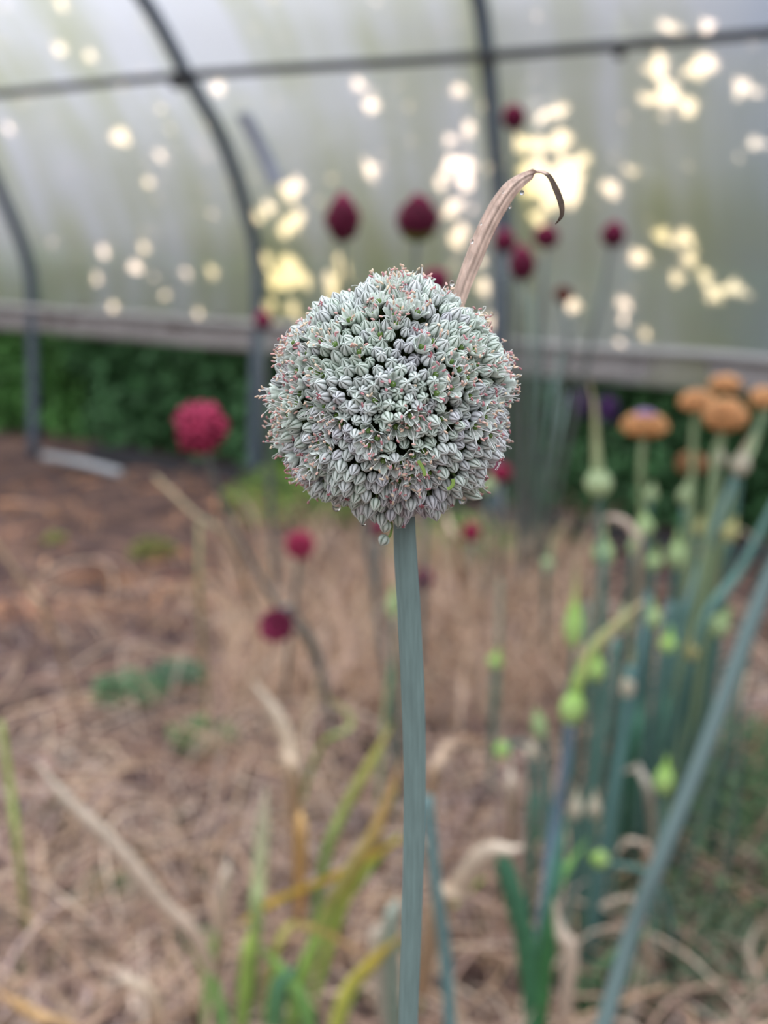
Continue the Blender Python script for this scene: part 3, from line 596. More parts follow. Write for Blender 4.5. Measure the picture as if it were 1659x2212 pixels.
# tuft of yellowing green leaves
root = thing('leaf_tuft', 'tuft of yellow and green strap leaves at the bottom left of the main stem', 'plant', gnd(640,2280))
for pts,gp,wm,c0,c1 in [
 ([(868,1640,1.7),(810,1800,1.72),(750,1900,1.75),(690,2020,1.8)],(600,2260),.020,GRN,ORG),
 ([(860,1690,1.75),(800,1830,1.78),(740,1960,1.8)],(640,2230),.016,GRN,YEL),
 ([(850,1560,1.9),(800,1650,1.9),(740,1760,1.9),(700,1870,1.9)],(650,2120),.016,GRN2,(.55,.48,.12)),
 ([(510,2000,1.8),(600,1940,1.8),(740,1880,1.78),(868,1810,1.76)],None,.013,YEL,YEL),
 ([(868,1800,1.8),(800,1870,1.8),(720,1980,1.8),(650,2110,1.8)],(610,2260),.018,GRN,LIM),
 ([(868,2020,1.65),(800,2090,1.68),(740,2170,1.7)],(690,2320),.020,LIM,YEL),
 ([(780,2060,1.8),(700,2010,1.8),(630,2000,1.8),(590,2080,1.8)],(560,2210),.012,LIM,ORG),
 ([(575,1690,1.8),(568,1780,1.8),(558,1900,1.8),(552,1990,1.8)],(540,2170),.020,GRN,PALE),
 ([(545,2000,1.75),(530,2100,1.75)],(515,2260),.018,GRN,LIM),
 ([(470,2010,1.8),(450,2100,1.8)],(440,2280),.016,(.3,.38,.15),(.30,.42,.15)),
 ([(640,2090,1.75),(600,2150,1.75)],(580,2280),.026,GRN2,BLU),
 ([(700,1500,2.2),(760,1560,2.2),(690,1620,2.2)],(640,1760),.010,GRN,(.5,.45,.2)),
 ([(560,2040,1.75),(620,2120,1.75),(660,2190,1.75)],(680,2300),.022,GRN2,GRN),
 ([(420,2060,1.8),(470,2160,1.8)],(500,2290),.018,GRN2,GRN),
 ([(900,2030,1.8),(820,2080,1.8),(760,2150,1.8)],(700,2270),.014,GRN,GRN2)]:
    blade(root,'leaf',pts,wm,c0,c1,M_LEAF,gp)
# right hand tuft
root = thing('leaf_tuft', 'dark green strap leaves around the foot of the bluest stem at the lower right', 'plant', gnd(1130,2330))
for pts,gp,wm,c0,c1 in [
 ([(1075,1815,1.72),(1092,1880,1.72),(1120,1980,1.73),(1140,2080,1.74)],(1160,2300),.028,(.05,.17,.07),(.10,.27,.17)),
 ([(1270,1810,1.9),(1210,1900,1.85),(1170,2030,1.8)],(1130,2260),.014,(.12,.32,.06),(.2,.4,.1)),
 ([(1195,1930,1.75),(1190,2030,1.75),(1175,2120,1.75)],(1150,2320),.024,(.05,.17,.05),(.07,.22,.09)),
 ([(1050,1895,1.8),(1000,1935,1.8),(950,1990,1.8)],(900,2160),.013,LIM,LIM),
 ([(1360,1560,2.1),(1345,1680,2.1)],(1320,1900),.016,(.04,.14,.08),BLU),
 ([(1385,1500,2.1),(1370,1640,2.1)],(1340,1880),.018,(.04,.14,.08),BLU),
 ([(1450,1480,2.2),(1420,1620,2.2)],(1385,1850),.016,(.06,.15,.10),BLU),
 ([(1160,1700,2.0),(1150,1800,2.0)],(1140,2050),.012,(.06,.16,.12),BLU),
 ([(1225,1750,1.8),(1200,1900,1.78),(1175,2050,1.76)],(1140,2320),.02,(.06,.16,.12),BLU),
 ([(1420,1990,1.7),(1370,2040,1.7),(1330,2060,1.7),(1295,2090,1.7)],None,.010,(.16,.3,.14),(.16,.3,.14))]:
    blade(root,'leaf',pts,wm,c0,c1,M_LEAF,gp)
# dry leaves and sheaths, each its own
for pts,gp,wm,c0,c1,lb in [
 ([(70,1635,1.72),(150,1740,1.72),(260,1850,1.74),(350,1960,1.76),(430,2050,1.78)],(500,2200),.024,TAN,PALE,'long dry tan leaf slanting down across the lower left'),
 ([(545,1470,2.0),(590,1540,2.0),(620,1610,2.0),(632,1700,2.0)],(640,1900),.026,TAN2,PALE,'broad pale papery leaf standing left of the main stem'),
 ([(648,1740,1.95),(650,1830,1.95)],(645,1990),.018,ORG,ORG,'orange brown dry leaf stub left of the main stem'),
 ([(495,1850,1.85),(480,1940,1.85)],(455,2120),.017,TAN,PALE,'upright pale dry leaf in the lower left'),
 ([(1130,1830,1.65),(1060,1850,1.65),(1000,1920,1.68),(950,1975,1.7)],(900,2150),.036,TAN2,PALE,'broad papery tan sheath right of the main stem near the bottom'),
 ([(1103,1640,1.9),(1106,1740,1.9)],(1105,1890),.016,TAN,(.5,.42,.33),'upright pale stalk of dry leaf right of the main stem'),
 ([(1020,1610,2.0),(960,1620,2.0),(935,1700,2.0)],(925,1850),.018,TAN2,TAN,'short dry leaf bending over just right of the main stem'),
 ([(1195,1940,1.75),(1205,2010,1.75),(1235,2080,1.75)],(1200,2260),.022,TAN,PALE,'cream dry leaf at the foot of the bluest stem'),
 ([(1290,1960,1.75),(1330,1940,1.75),(1370,1965,1.75)],(1430,2100),.015,TAN,PALE,'dry leaf arching low right, left of the slanting stem'),
 ([(1330,1845,1.85),(1360,1810,1.85),(1400,1850,1.85)],(1440,1960),.014,TAN,PALE,'dry leaf arching behind the slanting stem'),
 ([(1340,1670,2.0),(1380,1660,2.0),(1405,1740,2.0)],(1420,1900),.014,(.42,.38,.3),(.5,.45,.38),'greyish dry leaf hooped in the clump'),
 ([(220,2120,1.72),(280,2125,1.72),(335,2175,1.72)],(360,2290),.018,TAN2,PALE,'pale dry leaf hooped at the bottom left'),
 ([(-10,2140,1.7),(60,2190,1.7),(150,2230,1.7)],(260,2300),.02,TAN2,ORG,'orange brown dry stalk at the bottom left corner'),
 ([(820,1990,1.7),(818,2060,1.7)],(850,2260),.022,(.45,.42,.36),PALE,'pale papery sheath stub close left of the main stem at the bottom'),
 ([(860,1935,1.68),(845,2030,1.68)],(860,2280),.022,(.2,.28,.22),(.45,.48,.40),'grey green sheath hugging the main stem on its left at the bottom'),
 ([(1270,1120,2.2),(1330,1120,2.2),(1370,1150,2.2),(1382,1220,2.2)],(1370,1650),.012,TAN,(.6,.5,.42),'dry leaf arching over the green beaked bud'),
 ([(960,1100,3.4),(985,1180,3.3)],(1000,1330),.02,TAN2,TAN,'dry tan leaf in the straw behind the main stem'),
 ([(1640,1990,1.9),(1620,2060,1.9),(1650,2150,1.9)],(1640,2220),.01,TAN,PALE,'thin dry twig-like leaf at the lower right edge')]:
    b = gnd(*gp); root = thing('dry_leaf', lb, 'dry leaf', b, 'dry leaves'); blade(root,'blade',pts,wm,c0,c1,M_DRY,gp,fold=.35)

# low weeds
WE = [(280,1500,.16,(.13,.24,.12),'small grey green weed on the soil at the left'),(385,1470,.12,(.12,.25,.15),'bluish green weed seedling beside the left weed'),
 (440,1610,.14,(.13,.22,.08),'dark green weed tuft left of the broad papery leaf'),(410,2020,.07,(.10,.22,.07),'tiny green weed at the lower left'),
 (660,1105,.55,(.24,.40,.08),'bright green grassy weed under the left of the white head'),(985,1200,.42,(.24,.42,.09),'bright green weed right of the main stem beyond the straw'),
 (1530,1900,.55,(.085,.15,.06),'dark green mat of fine weeds at the lower right'),(1600,1710,.40,(.09,.20,.08),'green weed at the right edge beyond the slanting stem'),(1460,2080,.34,(.10,.14,.08),'dull green low weed at the bottom right'),
 (330,1180,.14,(.25,.26,.08),'yellowish green weed leaves on the orange soil'),(120,1175,.06,(.30,.34,.10),'little yellow green sprig on the orange soil'),(1230,1160,.2,(.08,.16,.07),'dark green weed at the foot of the bushes right of the white head'),
 (1330,2120,.14,(.12,.28,.12),'green seedling at the foot of the slanting stem'),(240,1920,.12,(.16,.2,.09),'sparse olive weed in the lower left straw')]
for x,y,sz,c,lb in WE:
    b = gnd(x,y); b[2] = gh(b[0],b[1]); n = int(520*(sz/.2)**1.3)+60; r_ = np.sqrt(rng.uniform(0,1,n))*sz*.6; a = rng.uniform(0,6.28,n)
    P = b+np.stack([r_*np.cos(a), r_*np.sin(a), rng.uniform(.0,.8,n)*sz*.6*(1-r_/sz)+.012],1)
    V,f = leaves(P, ZZ[None]+rng.normal(size=(n,3))*.5, rng.uniform(.007,.016,n), .5); root = thing('weed', lb, 'weed', b, 'low weeds')
    MB().add(V,f,np.repeat(np.array(c)*rng.uniform(.6,1.5,(n,1)),4,0)).build('leaves', M_LEAF, root, smooth=False)
    tb = MB()
    for j in range(8):
        q = blade_pts(b, sz*.5, random.uniform(0,6.28), random.uniform(.2,1.2), .6, 5); v,f = tube(q, .0012, 5); tb.add(v,f,np.array(c)*.8)
    tb.build('stems', M_LEAF, root)

# pale chips and clods
CH = [(262,2188,.055,.03,(.80,.76,.80),'oblong white chip at the bottom left'),(398,1896,.03,.022,(.74,.70,.70),'whitish pebble in the lower left straw'),(606,1905,.028,.022,(.60,.55,.60),'greyish lilac pebble left of the main stem'),
 (1525,1230,.03,.02,(.6,.55,.55),'pale pebble at the right behind the clump'),(1150,1500,.03,.02,(.66,.62,.62),'pale pebble right of the main stem above the papery leaves'),(1638,1450,.05,.03,(.66,.62,.60),'large pale pebble at the right edge'),
 (1515,1530,.035,.02,(.62,.58,.56),'pale pebble just right of the slanting stem'),(1590,1520,.04,.02,(.64,.56,.5),'pale flat chip near the right edge'),(1570,2180,.06,.03,(.62,.56,.56),'pale flat stone at the bottom right'),
 (1010,1720,.03,.02,(.5,.45,.5),'greyish pebble right of the main stem'),(150,1600,.03,.02,(.62,.54,.54),'pale pebble above the long dry tan leaf'),(50,1700,.03,.02,(.58,.5,.5),'pale pebble at the left edge'),
 (380,1230,.09,.05,(.16,.07,.055),'dark red brown clod of earth at the left'),(170,1245,.14,.03,(.20,.085,.06),'long red brown clod on the orange soil'),(20,1290,.06,.035,(.16,.07,.05),'dark clod at the left edge'),
 (1645,1560,.03,.02,(.66,.6,.6),'small pale chip at the right edge beside the weed'),(110,1420,.03,.02,(.5,.4,.36),'dull pebble on the left soil')]
for x,y,a,b_,c,lb in CH:
    P = gnd(x,y); P[2] = gh(P[0],P[1])+b_*.15; v,f = ball((0,0,0),(a*.5,b_*.6,b_*.35),12,8); v = v*(1+.12*np.sin(v[:,[1]]*170+1)*np.cos(v[:,[0]]*130+x)); an = random.uniform(-.6,.6)
    v = v@np.array([[math.cos(an),-math.sin(an),0],[math.sin(an),math.cos(an),0],[0,0,1]])
    tag(MB().add(v+P,f,c).build('pebble' if c[0] > .3 else 'soil_clod', M_STONE, origin=P), lb, 'pebble' if c[0] > .3 else 'clod')
# purple flowers far behind, outside the open side
for x,y,lb in ((1253,872,'dim purple flower before the dark bushes, left of the tall beak'),(1312,885,'dim violet flower before the dark bushes, right of the tall beak')):
    Y = 4.7; P = at(x,y,Y); b = P.copy(); b[2] = gh(b[0],b[1])-.01; root = thing('purple_flower', lb, 'flower', b)
    mb = MB(); head_cluster(mb,P,.028,.04,'round',60,[(.07,.03,.12),(.14,.06,.2)],fl=.01); mb.build('flower_head', M_HEAD, root); stem_to('stem', root, [P,(P+b)/2+X*.02,b], .003,.004,(.05,.1,.04))

# ------------------------------------------------------------------ THE WHITE ALLIUM
HY = .447; HC = at(845, 866, HY); RX = 264*.45/FPX; RZ = 268*.45/FPX
stem_px = [(872,1085),(876,1200),(884,1330),(892,1500),(896,1680),(893,1850),(888,2030),(882,2212)]
sp_ = [at(x,y,HY) for x,y in stem_px]; gd = sp_[-1].copy(); q1 = [gd+np.array([-.0006*k,.0004*k,-.03*k]) for k in (1,2,4,8,15)]; q2 = np.array([gd[0]-.006, HY+.012, gh(gd[0],HY)-.03])
A = thing('white_allium', 'big round white allium head on a thick blue green stem, sharp in the foreground', 'flower', (q2[0],q2[1],gh(gd[0],HY)))
p = smooth_path(sp_+q1+[q2], 12); rr = np.interp(np.arange(len(p)), [0,12,36,60,84,96,len(p)-1], np.array([23.5,25.5,26.5,24.5,23,22.3,30])*.45/FPX)
NS = 48; v,f = tube(p, rr, NS); t_,u_,w_ = frames(p)
ang = np.tile(np.arange(NS)*2*math.pi/NS, len(p)); rad = v-np.repeat(p,NS,0); ridge = .006*np.cos(ang*14+np.repeat(np.arange(len(p))*.05,NS)); v = np.repeat(p,NS,0)+rad*(1+ridge[:,None])
MB().add(v,f,np.array([.165,.235,.222])*(1+.035*np.cos(ang*14)[:,None])).build('stem', M_STEM, A)
core,f = ball(HC,(RX*.30,RX*.30,RX*.30),20,12); MB().add(core,f,(.12,.2,.06)).build('receptacle', M_STEM, A)

def lathe_bud(seg, rings, tip_open=0.0):
    t = np.linspace(0,1,rings); pr = np.interp(t,[0,.06,.18,.35,.52,.68,.82,.92,1.0],[.10,.25,.40,.48,.49,.425,.285,.15,.02+tip_open*.16])
    a = np.arange(seg)*2*math.pi/seg; st = np.clip(1-np.abs(((a*3/math.pi+.5) % 1)-.5)*seg/6*(36/seg)*1.0, 0, 1)  # 1 on the six keel lines
    st = np.array([max(0,1-min(abs(((x-k*math.pi/3+math.pi)%(2*math.pi))-math.pi) for k in range(6))/(R(15))) for x in a])
    ed = np.array([max(0,1-min(abs(((x-k*math.pi/3-math.pi/6+math.pi)%(2*math.pi))-math.pi) for k in range(6))/(R(7))) for x in a])
    lob = np.abs(np.sin(3*a))
    V = []; S = []; E = []
    for i,ti in enumerate(t):
        am = .15+.50*max(0,ti-.5)/.5
        r = pr[i]*(1-am*(1-lob)**1.6*.9+.02)
        V += [(r[j]*math.cos(a[j]), r[j]*math.sin(a[j]), ti*1.12) for j in range(seg)]; S += list(st*min(1,(ti+.1)*3)*(1 if ti < .97 else .5)); E += list(ed*min(1,ti*1.3))
    f = [(i*seg+j,i*seg+(j+1)%seg,(i+1)*seg+(j+1)%seg,(i+1)*seg+j) for i in range(rings-1) for j in range(seg)]
    f.append(tuple((rings-1)*seg+j for j in range(seg)))
    tz = np.repeat(t,seg)
    return np.array(V), f, np.array(S), np.array(E), tz
BT = lathe_bud(48, 12); BTo = lathe_bud(48, 12, 1.0); BTl = lathe_bud(24, 7)
MINT = np.array([.66,.75,.66]); LIL = np.array([.70,.70,.74]); KEEL = np.array([.075,.125,.075]); KEELP = np.array([.10,.095,.105])
def add_bud(mb, base, d, L_, W_, lil, T, spin):
    V,f,S,E,tz = T; v = V*np.array([W_,W_,L_]); bend = rng.normal(size=2)*.00028; v[:,0] += bend[0]*tz**2; v[:,1] += bend[1]*tz**2
    # slight squash so that no two are alike
    v[:,0] *= 1+rng.normal()*.05
    v = v@basis(d,spin).T+base; body = MINT*(1-lil)+LIL*lil; body = body*rng.uniform(.86,1.08); keel = KEEL*(1-lil)+KEELP*lil
    c = body[None]*(1-S[:,None]*.95)+keel[None]*S[:,None]*.95; c = c*(1-E[:,None]*.0)+np.array([.82,.84,.84])[None]*E[:,None]*.0+E[:,None]*.16
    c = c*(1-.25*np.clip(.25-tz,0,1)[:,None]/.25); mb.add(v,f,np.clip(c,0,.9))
def add_tepals(mb, base, d, L_, W_, opening, spin, lil):
    B = basis(d,spin); nt,nw = 7,4; col = (MINT*(1-lil)+LIL*lil)*1.0+.10
    for k in range(6):
        a = k*math.pi/3+rng.normal()*.08; op = opening*(1 if k%2 else .8)+rng.normal()*.05; ln = L_*rng.uniform(.9,1.08)
        er = np.array([math.cos(a),math.sin(a),0]); et = np.array([-math.sin(a),math.cos(a),0]); V = []; Cc = []
        for i in range(nt):
            t = i/(nt-1); r = W_*(.12+.42*math.sin(min(t*2.2,1.57)))+op*L_*max(0,t-.35)**1.3*1.5; wid = W_*.62*math.sin(math.pi*(.14+.76*t))**.55
            for j in range(nw+1):
                x = j/nw*2-1; V.append(er*(r-abs(x)**2*wid*.35)+et*x*wid*.55+np.array([0,0,ln*(t-.12*op*t*t*2)])); kk = max(0,1-abs(x)*3)*(.75 if t < .93 else .2)
                Cc.append(col*(1-kk*.55)+KEEL*kk*.55)
        V = np.array(V); m = nw+1; nrm = []
        f = [(i*m+j,i*m+j+1,(i+1)*m+j+1,(i+1)*m+j) for i in range(nt-1) for j in range(nw)]
        th = .00009; V2 = V-er[None]*th; N = len(V); f2 = [(N+q[0],N+q[3],N+q[2],N+q[1]) for q in f]
        rim = [i*m for i in range(nt)]+[(nt-1)*m+j for j in range(1,m)]+[i*m+nw for i in range(nt-2,-1,-1)]
        f3 = [(rim[i],rim[i+1],N+rim[i+1],N+rim[i]) for i in range(len(rim)-1)]
        VV = np.concatenate([V,V2])@B.T+base; mb.add(VV, f+f2+f3, np.clip(np.concatenate([Cc,Cc]),0,.9))
PINKS = [(.60,.32,.31),(.68,.44,.37),(.72,.53,.40),(.66,.39,.35),(.74,.60,.44),(.52,.23,.25)]
def add_stamens(fil, ant, base, d, L_, W_, opening, spin, n=6, reach=1.0, tone=None):
    B = basis(d,spin)
    for k in range(n):
        a = k*math.pi/3+.52+rng.normal()*.15; sp = (.18+opening*.55)*rng.uniform(.7,1.2); er = np.array([math.cos(a),math.sin(a),0]); ln = L_*(1.12+.28*rng.uniform(-.6,1))*reach
        cu = rng.normal(size=3)*.00055; pts = [er*W_*.2+np.array([0,0,L_*.3]), er*(W_*.25+sp*ln*.35)+np.array([0,0,ln*.62])+cu*.4, er*(W_*.25+sp*ln*.62)+np.array([0,0,ln*.85])+cu, er*(W_*.25+sp*ln*.80)+np.array([0,0,ln])+cu*1.6]
        q = smooth_path(np.array(pts),3)@B.T+base; v,f = tube(q, np.linspace(.00019,.00012,len(q)), 5, False); fil.add(v,f,(.86,.86,.84))
        if rng.random() < .82:
            ax = B@(er*rng.uniform(-.6,1)+np.array([0,0,.5])+rng.normal(size=3)*.6); v,f = ball(q[-1],(.00042,.00034,.00082*rng.uniform(.8,1.15)),7,6,axis=ax)
            c = np.array(PINKS[tone] if (tone is not None and rng.random() < .7) else PINKS[rng.integers(0,6)]); ant.add(v,f,c*rng.uniform(.85,1.2))
        elif rng.random() < .6:      # bare curled thread
            v,f = tube(smooth_path(np.array([q[-1], q[-1]+B@(er*.0005+np.array([0,0,.0004])), q[-1]+B@(er*.0009+np.array([0,0,-.0001])), q[-1]+B@(er*.0007+np.array([0,0,-.0006]))]),3), .00008, 4, False); fil.add(v,f,(.86,.86,.84))

CLUST = [(800,870,22),(865,905,30),(925,920,32),(780,950,36),(720,905,30),(860,950,34),(835,1000,34),(905,1000,34),(880,1050,26),(760,820,0),(880,745,0),
 (640,810,42),(610,860,34),(600,900,24),(660,880,30),(690,860,26),(625,760,26),(660,730,28),(590,960,30),(610,1000,22),(660,1030,26),(680,990,20),(690,960,20),
 (740,700,34),(810,720,26),(850,670,34),(870,610,34),(830,630,20),(800,660,20),(900,660,24),(720,740,20),(780,760,22),(940,620,22),(910,720,22),(925,745,22),(780,800,16),
 (1040,690,28),(1000,740,26),(935,790,28),(1010,790,30),(1060,790,24),(1095,790,20),(980,840,22),(1030,850,24),(1090,850,26),(1060,880,22),(1000,890,22),(1030,930,20),(1085,945,24),(1000,960,16),(975,880,16),(860,830,18),(930,835,18),(760,870,16),(845,1080,0),(870,1040,18),(660,1060,18),(720,1000,0)]
CA = np.array([c for c in CLUST if c[2] > 0], float)
N = 1430; gold = (1+5**.5)/2; buds = []; vc = (C0-HC)/np.linalg.norm(C0-HC)
ii = np.arange(N); zz_ = 1-2*(ii+.5)/N; aa_ = 2*math.pi*ii/gold+.4; Q = np.stack([np.sqrt(1-zz_**2)*np.cos(aa_), np.sqrt(1-zz_**2)*np.sin(aa_), zz_],1)+rng.normal(size=(N,3))*.034
Q /= np.linalg.norm(Q,axis=1)[:,None]
for it in range(9):                       # relax so that neighbours keep their distance
    D = Q[:,None]-Q[None]; dist = np.linalg.norm(D,axis=2)+np.eye(N)*9; wgt = np.clip(.104-dist,0,None); Q += (D/dist[...,None]*wgt[...,None]).sum(1)*.32; Q /= np.linalg.norm(Q,axis=1)[:,None]
for i in range(N):
    d = Q[i]
    if d[2] < -.955: continue
    lump = 1+.030*math.sin(d[0]*5+1)*math.cos(d[2]*6)+.018*math.sin(d[0]*13+d[2]*11)
    tipR = np.array([RX,RX,RZ])*lump*rng.uniform(.915,1.015); tip = HC+d*tipR
    x,y = px(tip); face = d@vc; g = np.sum(np.exp(-((CA[:,0]-x)**2+(CA[:,1]-y)**2)/(2*(CA[:,2]*.62)**2))) if face > -.15 else .2
    typ = 'bud'; r_ = rng.random()
    if r_ < min(.75,g*.54)*(1 if y < 1060 else .4): typ = 'open'
    elif r_ > .93: typ = 'tip'
    buds.append((tip,d,typ,face,x,y))
front = sorted([b for b in buds], key=lambda b:-b[3])
stuffB = MB(); stuffT = MB(); stuffF = MB(); stuffA = MB(); stuffO = MB(); ped = MB(); nb = no = ntp = 0
for (tip,d,typ,face,x,y) in front:
    dd = d+rng.normal(size=3)*.085+np.array([0,0,-.10 if y > 880 else .04]); dd /= np.linalg.norm(dd)
    lilf = .32+.45*math.sin(x*.021+1.7)*math.cos(y*.017)+rng.normal()*.28+(.15 if y > 930 else 0); lilf = float(np.clip(lilf,0,1)); spin = rng.uniform(0,6.28)
    sc_ = rng.uniform(.80,1.10)
    if typ == 'bud':
        if y > 1000: sc_ *= 1.02
        L_ = .0045*sc_; W_ = .0041*sc_*rng.uniform(.93,1.04); base = tip-dd*L_*1.1
        if nb < 90 and face > .3:
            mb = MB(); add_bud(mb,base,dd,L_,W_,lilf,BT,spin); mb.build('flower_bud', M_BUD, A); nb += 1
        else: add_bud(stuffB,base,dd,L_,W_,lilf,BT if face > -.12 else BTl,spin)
    elif typ == 'tip':
        L_ = .0050*sc_; W_ = .0046*sc_; base = tip-dd*L_*1.02; tgt = None
        am = MB(); Bm = basis(dd,spin)
        for k in range(9):
            o_ = np.array([rng.normal()*.00042,rng.normal()*.00042,L_*1.10+rng.uniform(-.0002,.0004)]); v,f = ball(base+Bm@o_,(.00027,.00025,.00046),6,5,axis=Bm@(np.array([0,0,1])+rng.normal(size=3)*.5)); am.add(v,f,np.array([.42,.15,.17])*rng.uniform(.7,1.35))
        for k in range(4):
            o_ = np.array([rng.normal()*.0005,rng.normal()*.0005,L_*1.08]); q = base+Bm@o_; v,f = tube(smooth_path([q,q+Bm@np.array([o_[0]*1.2,o_[1]*1.2,.0006]),q+Bm@np.array([o_[0]*2.8,o_[1]*2.8,.0006])],3),.00008,4,False); am.add(v,f,(.84,.84,.82))
        if ntp < 45 and face > .15:
            mb = MB(); add_bud(mb,base,dd,L_,W_,max(.65,lilf),BTo,spin); o = mb.build('opening_bud', M_BUD, A); ntp += 1; tag(am.build('anthers', M_ANTHER, o), 'dark pink anthers showing at the tip')
        else:
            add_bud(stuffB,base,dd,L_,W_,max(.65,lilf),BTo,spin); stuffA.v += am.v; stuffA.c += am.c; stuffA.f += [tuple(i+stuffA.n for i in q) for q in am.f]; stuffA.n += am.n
    else:
        L_ = .0048*sc_; W_ = .0046*sc_; op = rng.uniform(.06,.46); base = tip-dd*L_*.92
        ind = no < 92 and face > .02
        tm,fm,an,ov = (MB(),MB(),MB(),MB()) if ind else (stuffT,stuffF,stuffA,stuffO)
        add_tepals(tm,base,dd,L_,W_,op,spin,lilf*.5); tone = int(rng.integers(0,6)); add_stamens(fm,an,base,dd,L_,W_,op,spin,reach=rng.uniform(.95,1.2),tone=tone)
        v,f = ball(base+dd*L_*.50,(.00095,.00095,.0010),12,8,axis=dd); ca = np.tile(np.array([.09,.17,.02]),(len(v),1)); ov.add(v,f,ca); v,f = ball(base+dd*L_*.72,(.00016,.00016,.00035),6,4,axis=dd); ov.add(v,f,(.8,.82,.78))
        if ind:
            o = tm.build('open_floret', M_PETAL, A); no += 1; fm.build('filaments', M_PETAL, o); an.build('anthers', M_ANTHER, o) if an.n else None; ov.build('ovary', M_OVARY, o)
    b0 = HC+d*RX*.25; q = smooth_path([b0, HC+(base-HC)*.7+rng.normal(size=3)*.0006, base+dd*.0003],3); v,f = tube(q, np.linspace(.00035,.00045,len(q)), 4, False); ped.add(v,f,np.array([.12,.17,.06])*rng.uniform(.7,1.2))
tag(stuffB.build('flower_buds', M_BUD, A), kind='stuff'); tag(stuffT.build('petals', M_PETAL, A), kind='stuff'); tag(stuffF.build('filaments', M_PETAL, A), kind='stuff')
tag(stuffA.build('anthers', M_ANTHER, A), kind='stuff'); tag(stuffO.build('ovaries', M_OVARY, A), kind='stuff'); tag(ped.build('pedicels', M_STEM, A), kind='stuff')
# stray hanging buds under the head
for (x,y,dx,dy,L_,gr,via) in [(783,1112,-.05,-1,.0052,0,None),(808,1112,.1,-1,.0046,.3,None),(829,1166,-.5,-.9,.0036,0,[(838,1112),(846,1130),(845,1150),(838,1162)]),(833,1137,-.1,-1,.0036,0,[(832,1112),(836,1125)]),(861,1120,.05,-1,.0046,0,None),(1018,1068,1,-.35,.0062,0,[(985,1050),(1000,1058)]),(770,1103,-.1,-1,.0044,.5,None),(940,1108,.2,-1,.0045,.4,None)]:
    yb = HY-.012 if y < 1150 and x < 950 else HY-.008; P = at(x,y,yb); dd = np.array([dx,-.1,dy]); dd /= np.linalg.norm(dd); base = P-dd*L_*.5
    mb = MB(); add_bud(mb,base,dd,L_,.0040,gr,BT,1.0+x); o = mb.build('flower_bud', M_BUD, A)
    pts = [HC+(base-HC)*.5]+([at(a,b,yb) for a,b in via] if via else [])+[base+dd*.0004]; v,f = tube(smooth_path(pts,4),.00042,6); MB().add(v,f,(.22,.32,.08)).build('pedicel', M_STEM, o)
# two green tepals that stick out
for pts in ([(1005,995),(1015,1010),(1020,1028),(1018,1040)][:4], ):
    pass
for pts in ([(903,995),(911,1007),(916,1018),(917,1028)],[(978,1034),(979,1044),(974,1052),(966,1056)]):
    q = smooth_path([at(a,b,HY-.0385) for a,b in pts],4); v,f = ribbon(q, .0011, X, .3, 3, .0003); MB().add(v,f,(.28,.42,.10)).build('green_bract', M_PETAL, A)

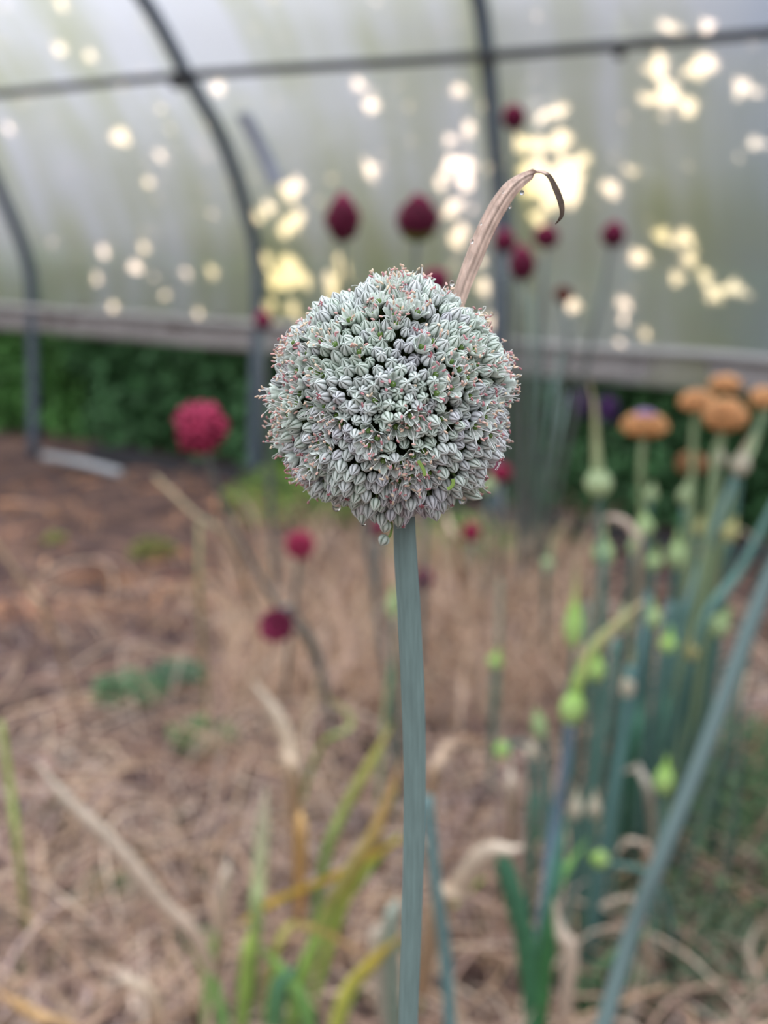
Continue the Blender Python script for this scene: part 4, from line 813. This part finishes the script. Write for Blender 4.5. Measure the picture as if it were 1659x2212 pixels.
# dried spathe
def spathe():
    pts = [(985,668,.462),(1000,620,.463),(1023,560,.464),(1050,495,.465),(1080,440,.466),(1108,402,.467),(1138,380,.468),(1166,373,.468),(1184,382,.466),(1198,410,.463),(1209,440,.460),(1211,465,.458),(1200,484,.456)]
    w_px = [30,33,37,38,38,34,24,12,15,20,18,11,1.5]
    P = smooth_path([at(*q) for q in pts],8); n = len(P); tp = np.linspace(0,len(pts)-1,n); wd = np.interp(tp,range(len(pts)),w_px)*.465/FPX
    # width direction turns at the fold
    k = np.clip((tp-6.2)/2.0,0,1); s = np.stack([np.cos(k*1.0), np.sin(k*1.0)*.8, .1+0*k],1)
    cols = 12; x = np.linspace(-1,1,cols+1); t = np.gradient(P,axis=0); t /= np.linalg.norm(t,axis=1)[:,None]; s = s-t*np.sum(s*t,1)[:,None]; s /= np.linalg.norm(s,axis=1)[:,None]; nn = np.cross(t,s); m = cols+1; V = []
    for sg in (1,-1):
        crease = (.20*np.abs(x)[None]+.035*np.sin(x*9)[None]+.03*np.sin(x*17+tp[:,None]*.9))*wd[:,None]
        V.append((P[:,None]+s[:,None]*(x[None,:,None]*wd[:,None,None]*.5)+nn[:,None]*(crease+sg*.00012)[...,None]).reshape(-1,3))
    Nn = n*m; f = []
    for i in range(n-1):
        for j in range(cols): a = i*m+j; f += [(a,a+1,a+m+1,a+m),(Nn+a,Nn+a+m,Nn+a+m+1,Nn+a+1)]
        f += [(i*m,(i+1)*m,Nn+(i+1)*m,Nn+i*m),(i*m+cols,Nn+i*m+cols,Nn+(i+1)*m+cols,(i+1)*m+cols)]
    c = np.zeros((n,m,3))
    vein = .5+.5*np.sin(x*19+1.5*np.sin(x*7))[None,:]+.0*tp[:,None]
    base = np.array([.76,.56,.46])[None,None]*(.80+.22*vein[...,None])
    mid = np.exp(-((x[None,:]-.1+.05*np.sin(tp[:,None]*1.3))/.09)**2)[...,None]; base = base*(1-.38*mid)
    dk = np.clip((tp-7.5)/.35,0,1)[:,None,None]; c = base*(1-dk)+np.array([.075,.048,.032])*dk*np.ones_like(base)  # shade on the turned-over underside painted as dark brown past the twist
    c = c.reshape(-1,3); o = MB().add(np.concatenate(V),f,np.concatenate([c,c])).build('dried_spathe', M_SPATHE, A); tag(o,'papery tan dried spathe curling over, its shaded tip painted dark brown')
    return P
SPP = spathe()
# dew
for (x,y,Yd,r_,lb) in [(976,612,.46,.00085,'dew drop low on the left edge of the dry curled leaf'),(1019,521,.462,.0007,'dew drop halfway up the left edge of the dry curled leaf'),(1038,483,.463,.0005,'small dew drop high on the left edge of the dry curled leaf'),
   (1086,414,.464,.0005,'dew drop near the bend on the left edge of the dry curled leaf'),(1128,416,.464,.00075,'dew drop hanging at the right edge of the dry curled leaf'),(1102,447,.464,.0005,'small dew drop on the right edge of the dry curled leaf'),
   (727,1095,HY-.004,.0014,'large dew drop hanging under the lower left of the white head'),(1000,1080,HY-.006,.0014,'large dew drop under the lower right of the white head'),(785,1130,HY-.0125,.0009,'dew drop hanging from the lowest bud of the white head')]:
    P = at(x,y,Yd); v,f = ball(P,(r_,r_,r_*1.15),16,12); tag(MB().add(v,f,(1,1,1)).build('dew_drop', M_DEW, origin=P), lb, 'dew drop', 'dew drops')
for o in bpy.data.objects:
    if '_o' in o: del o['_o']
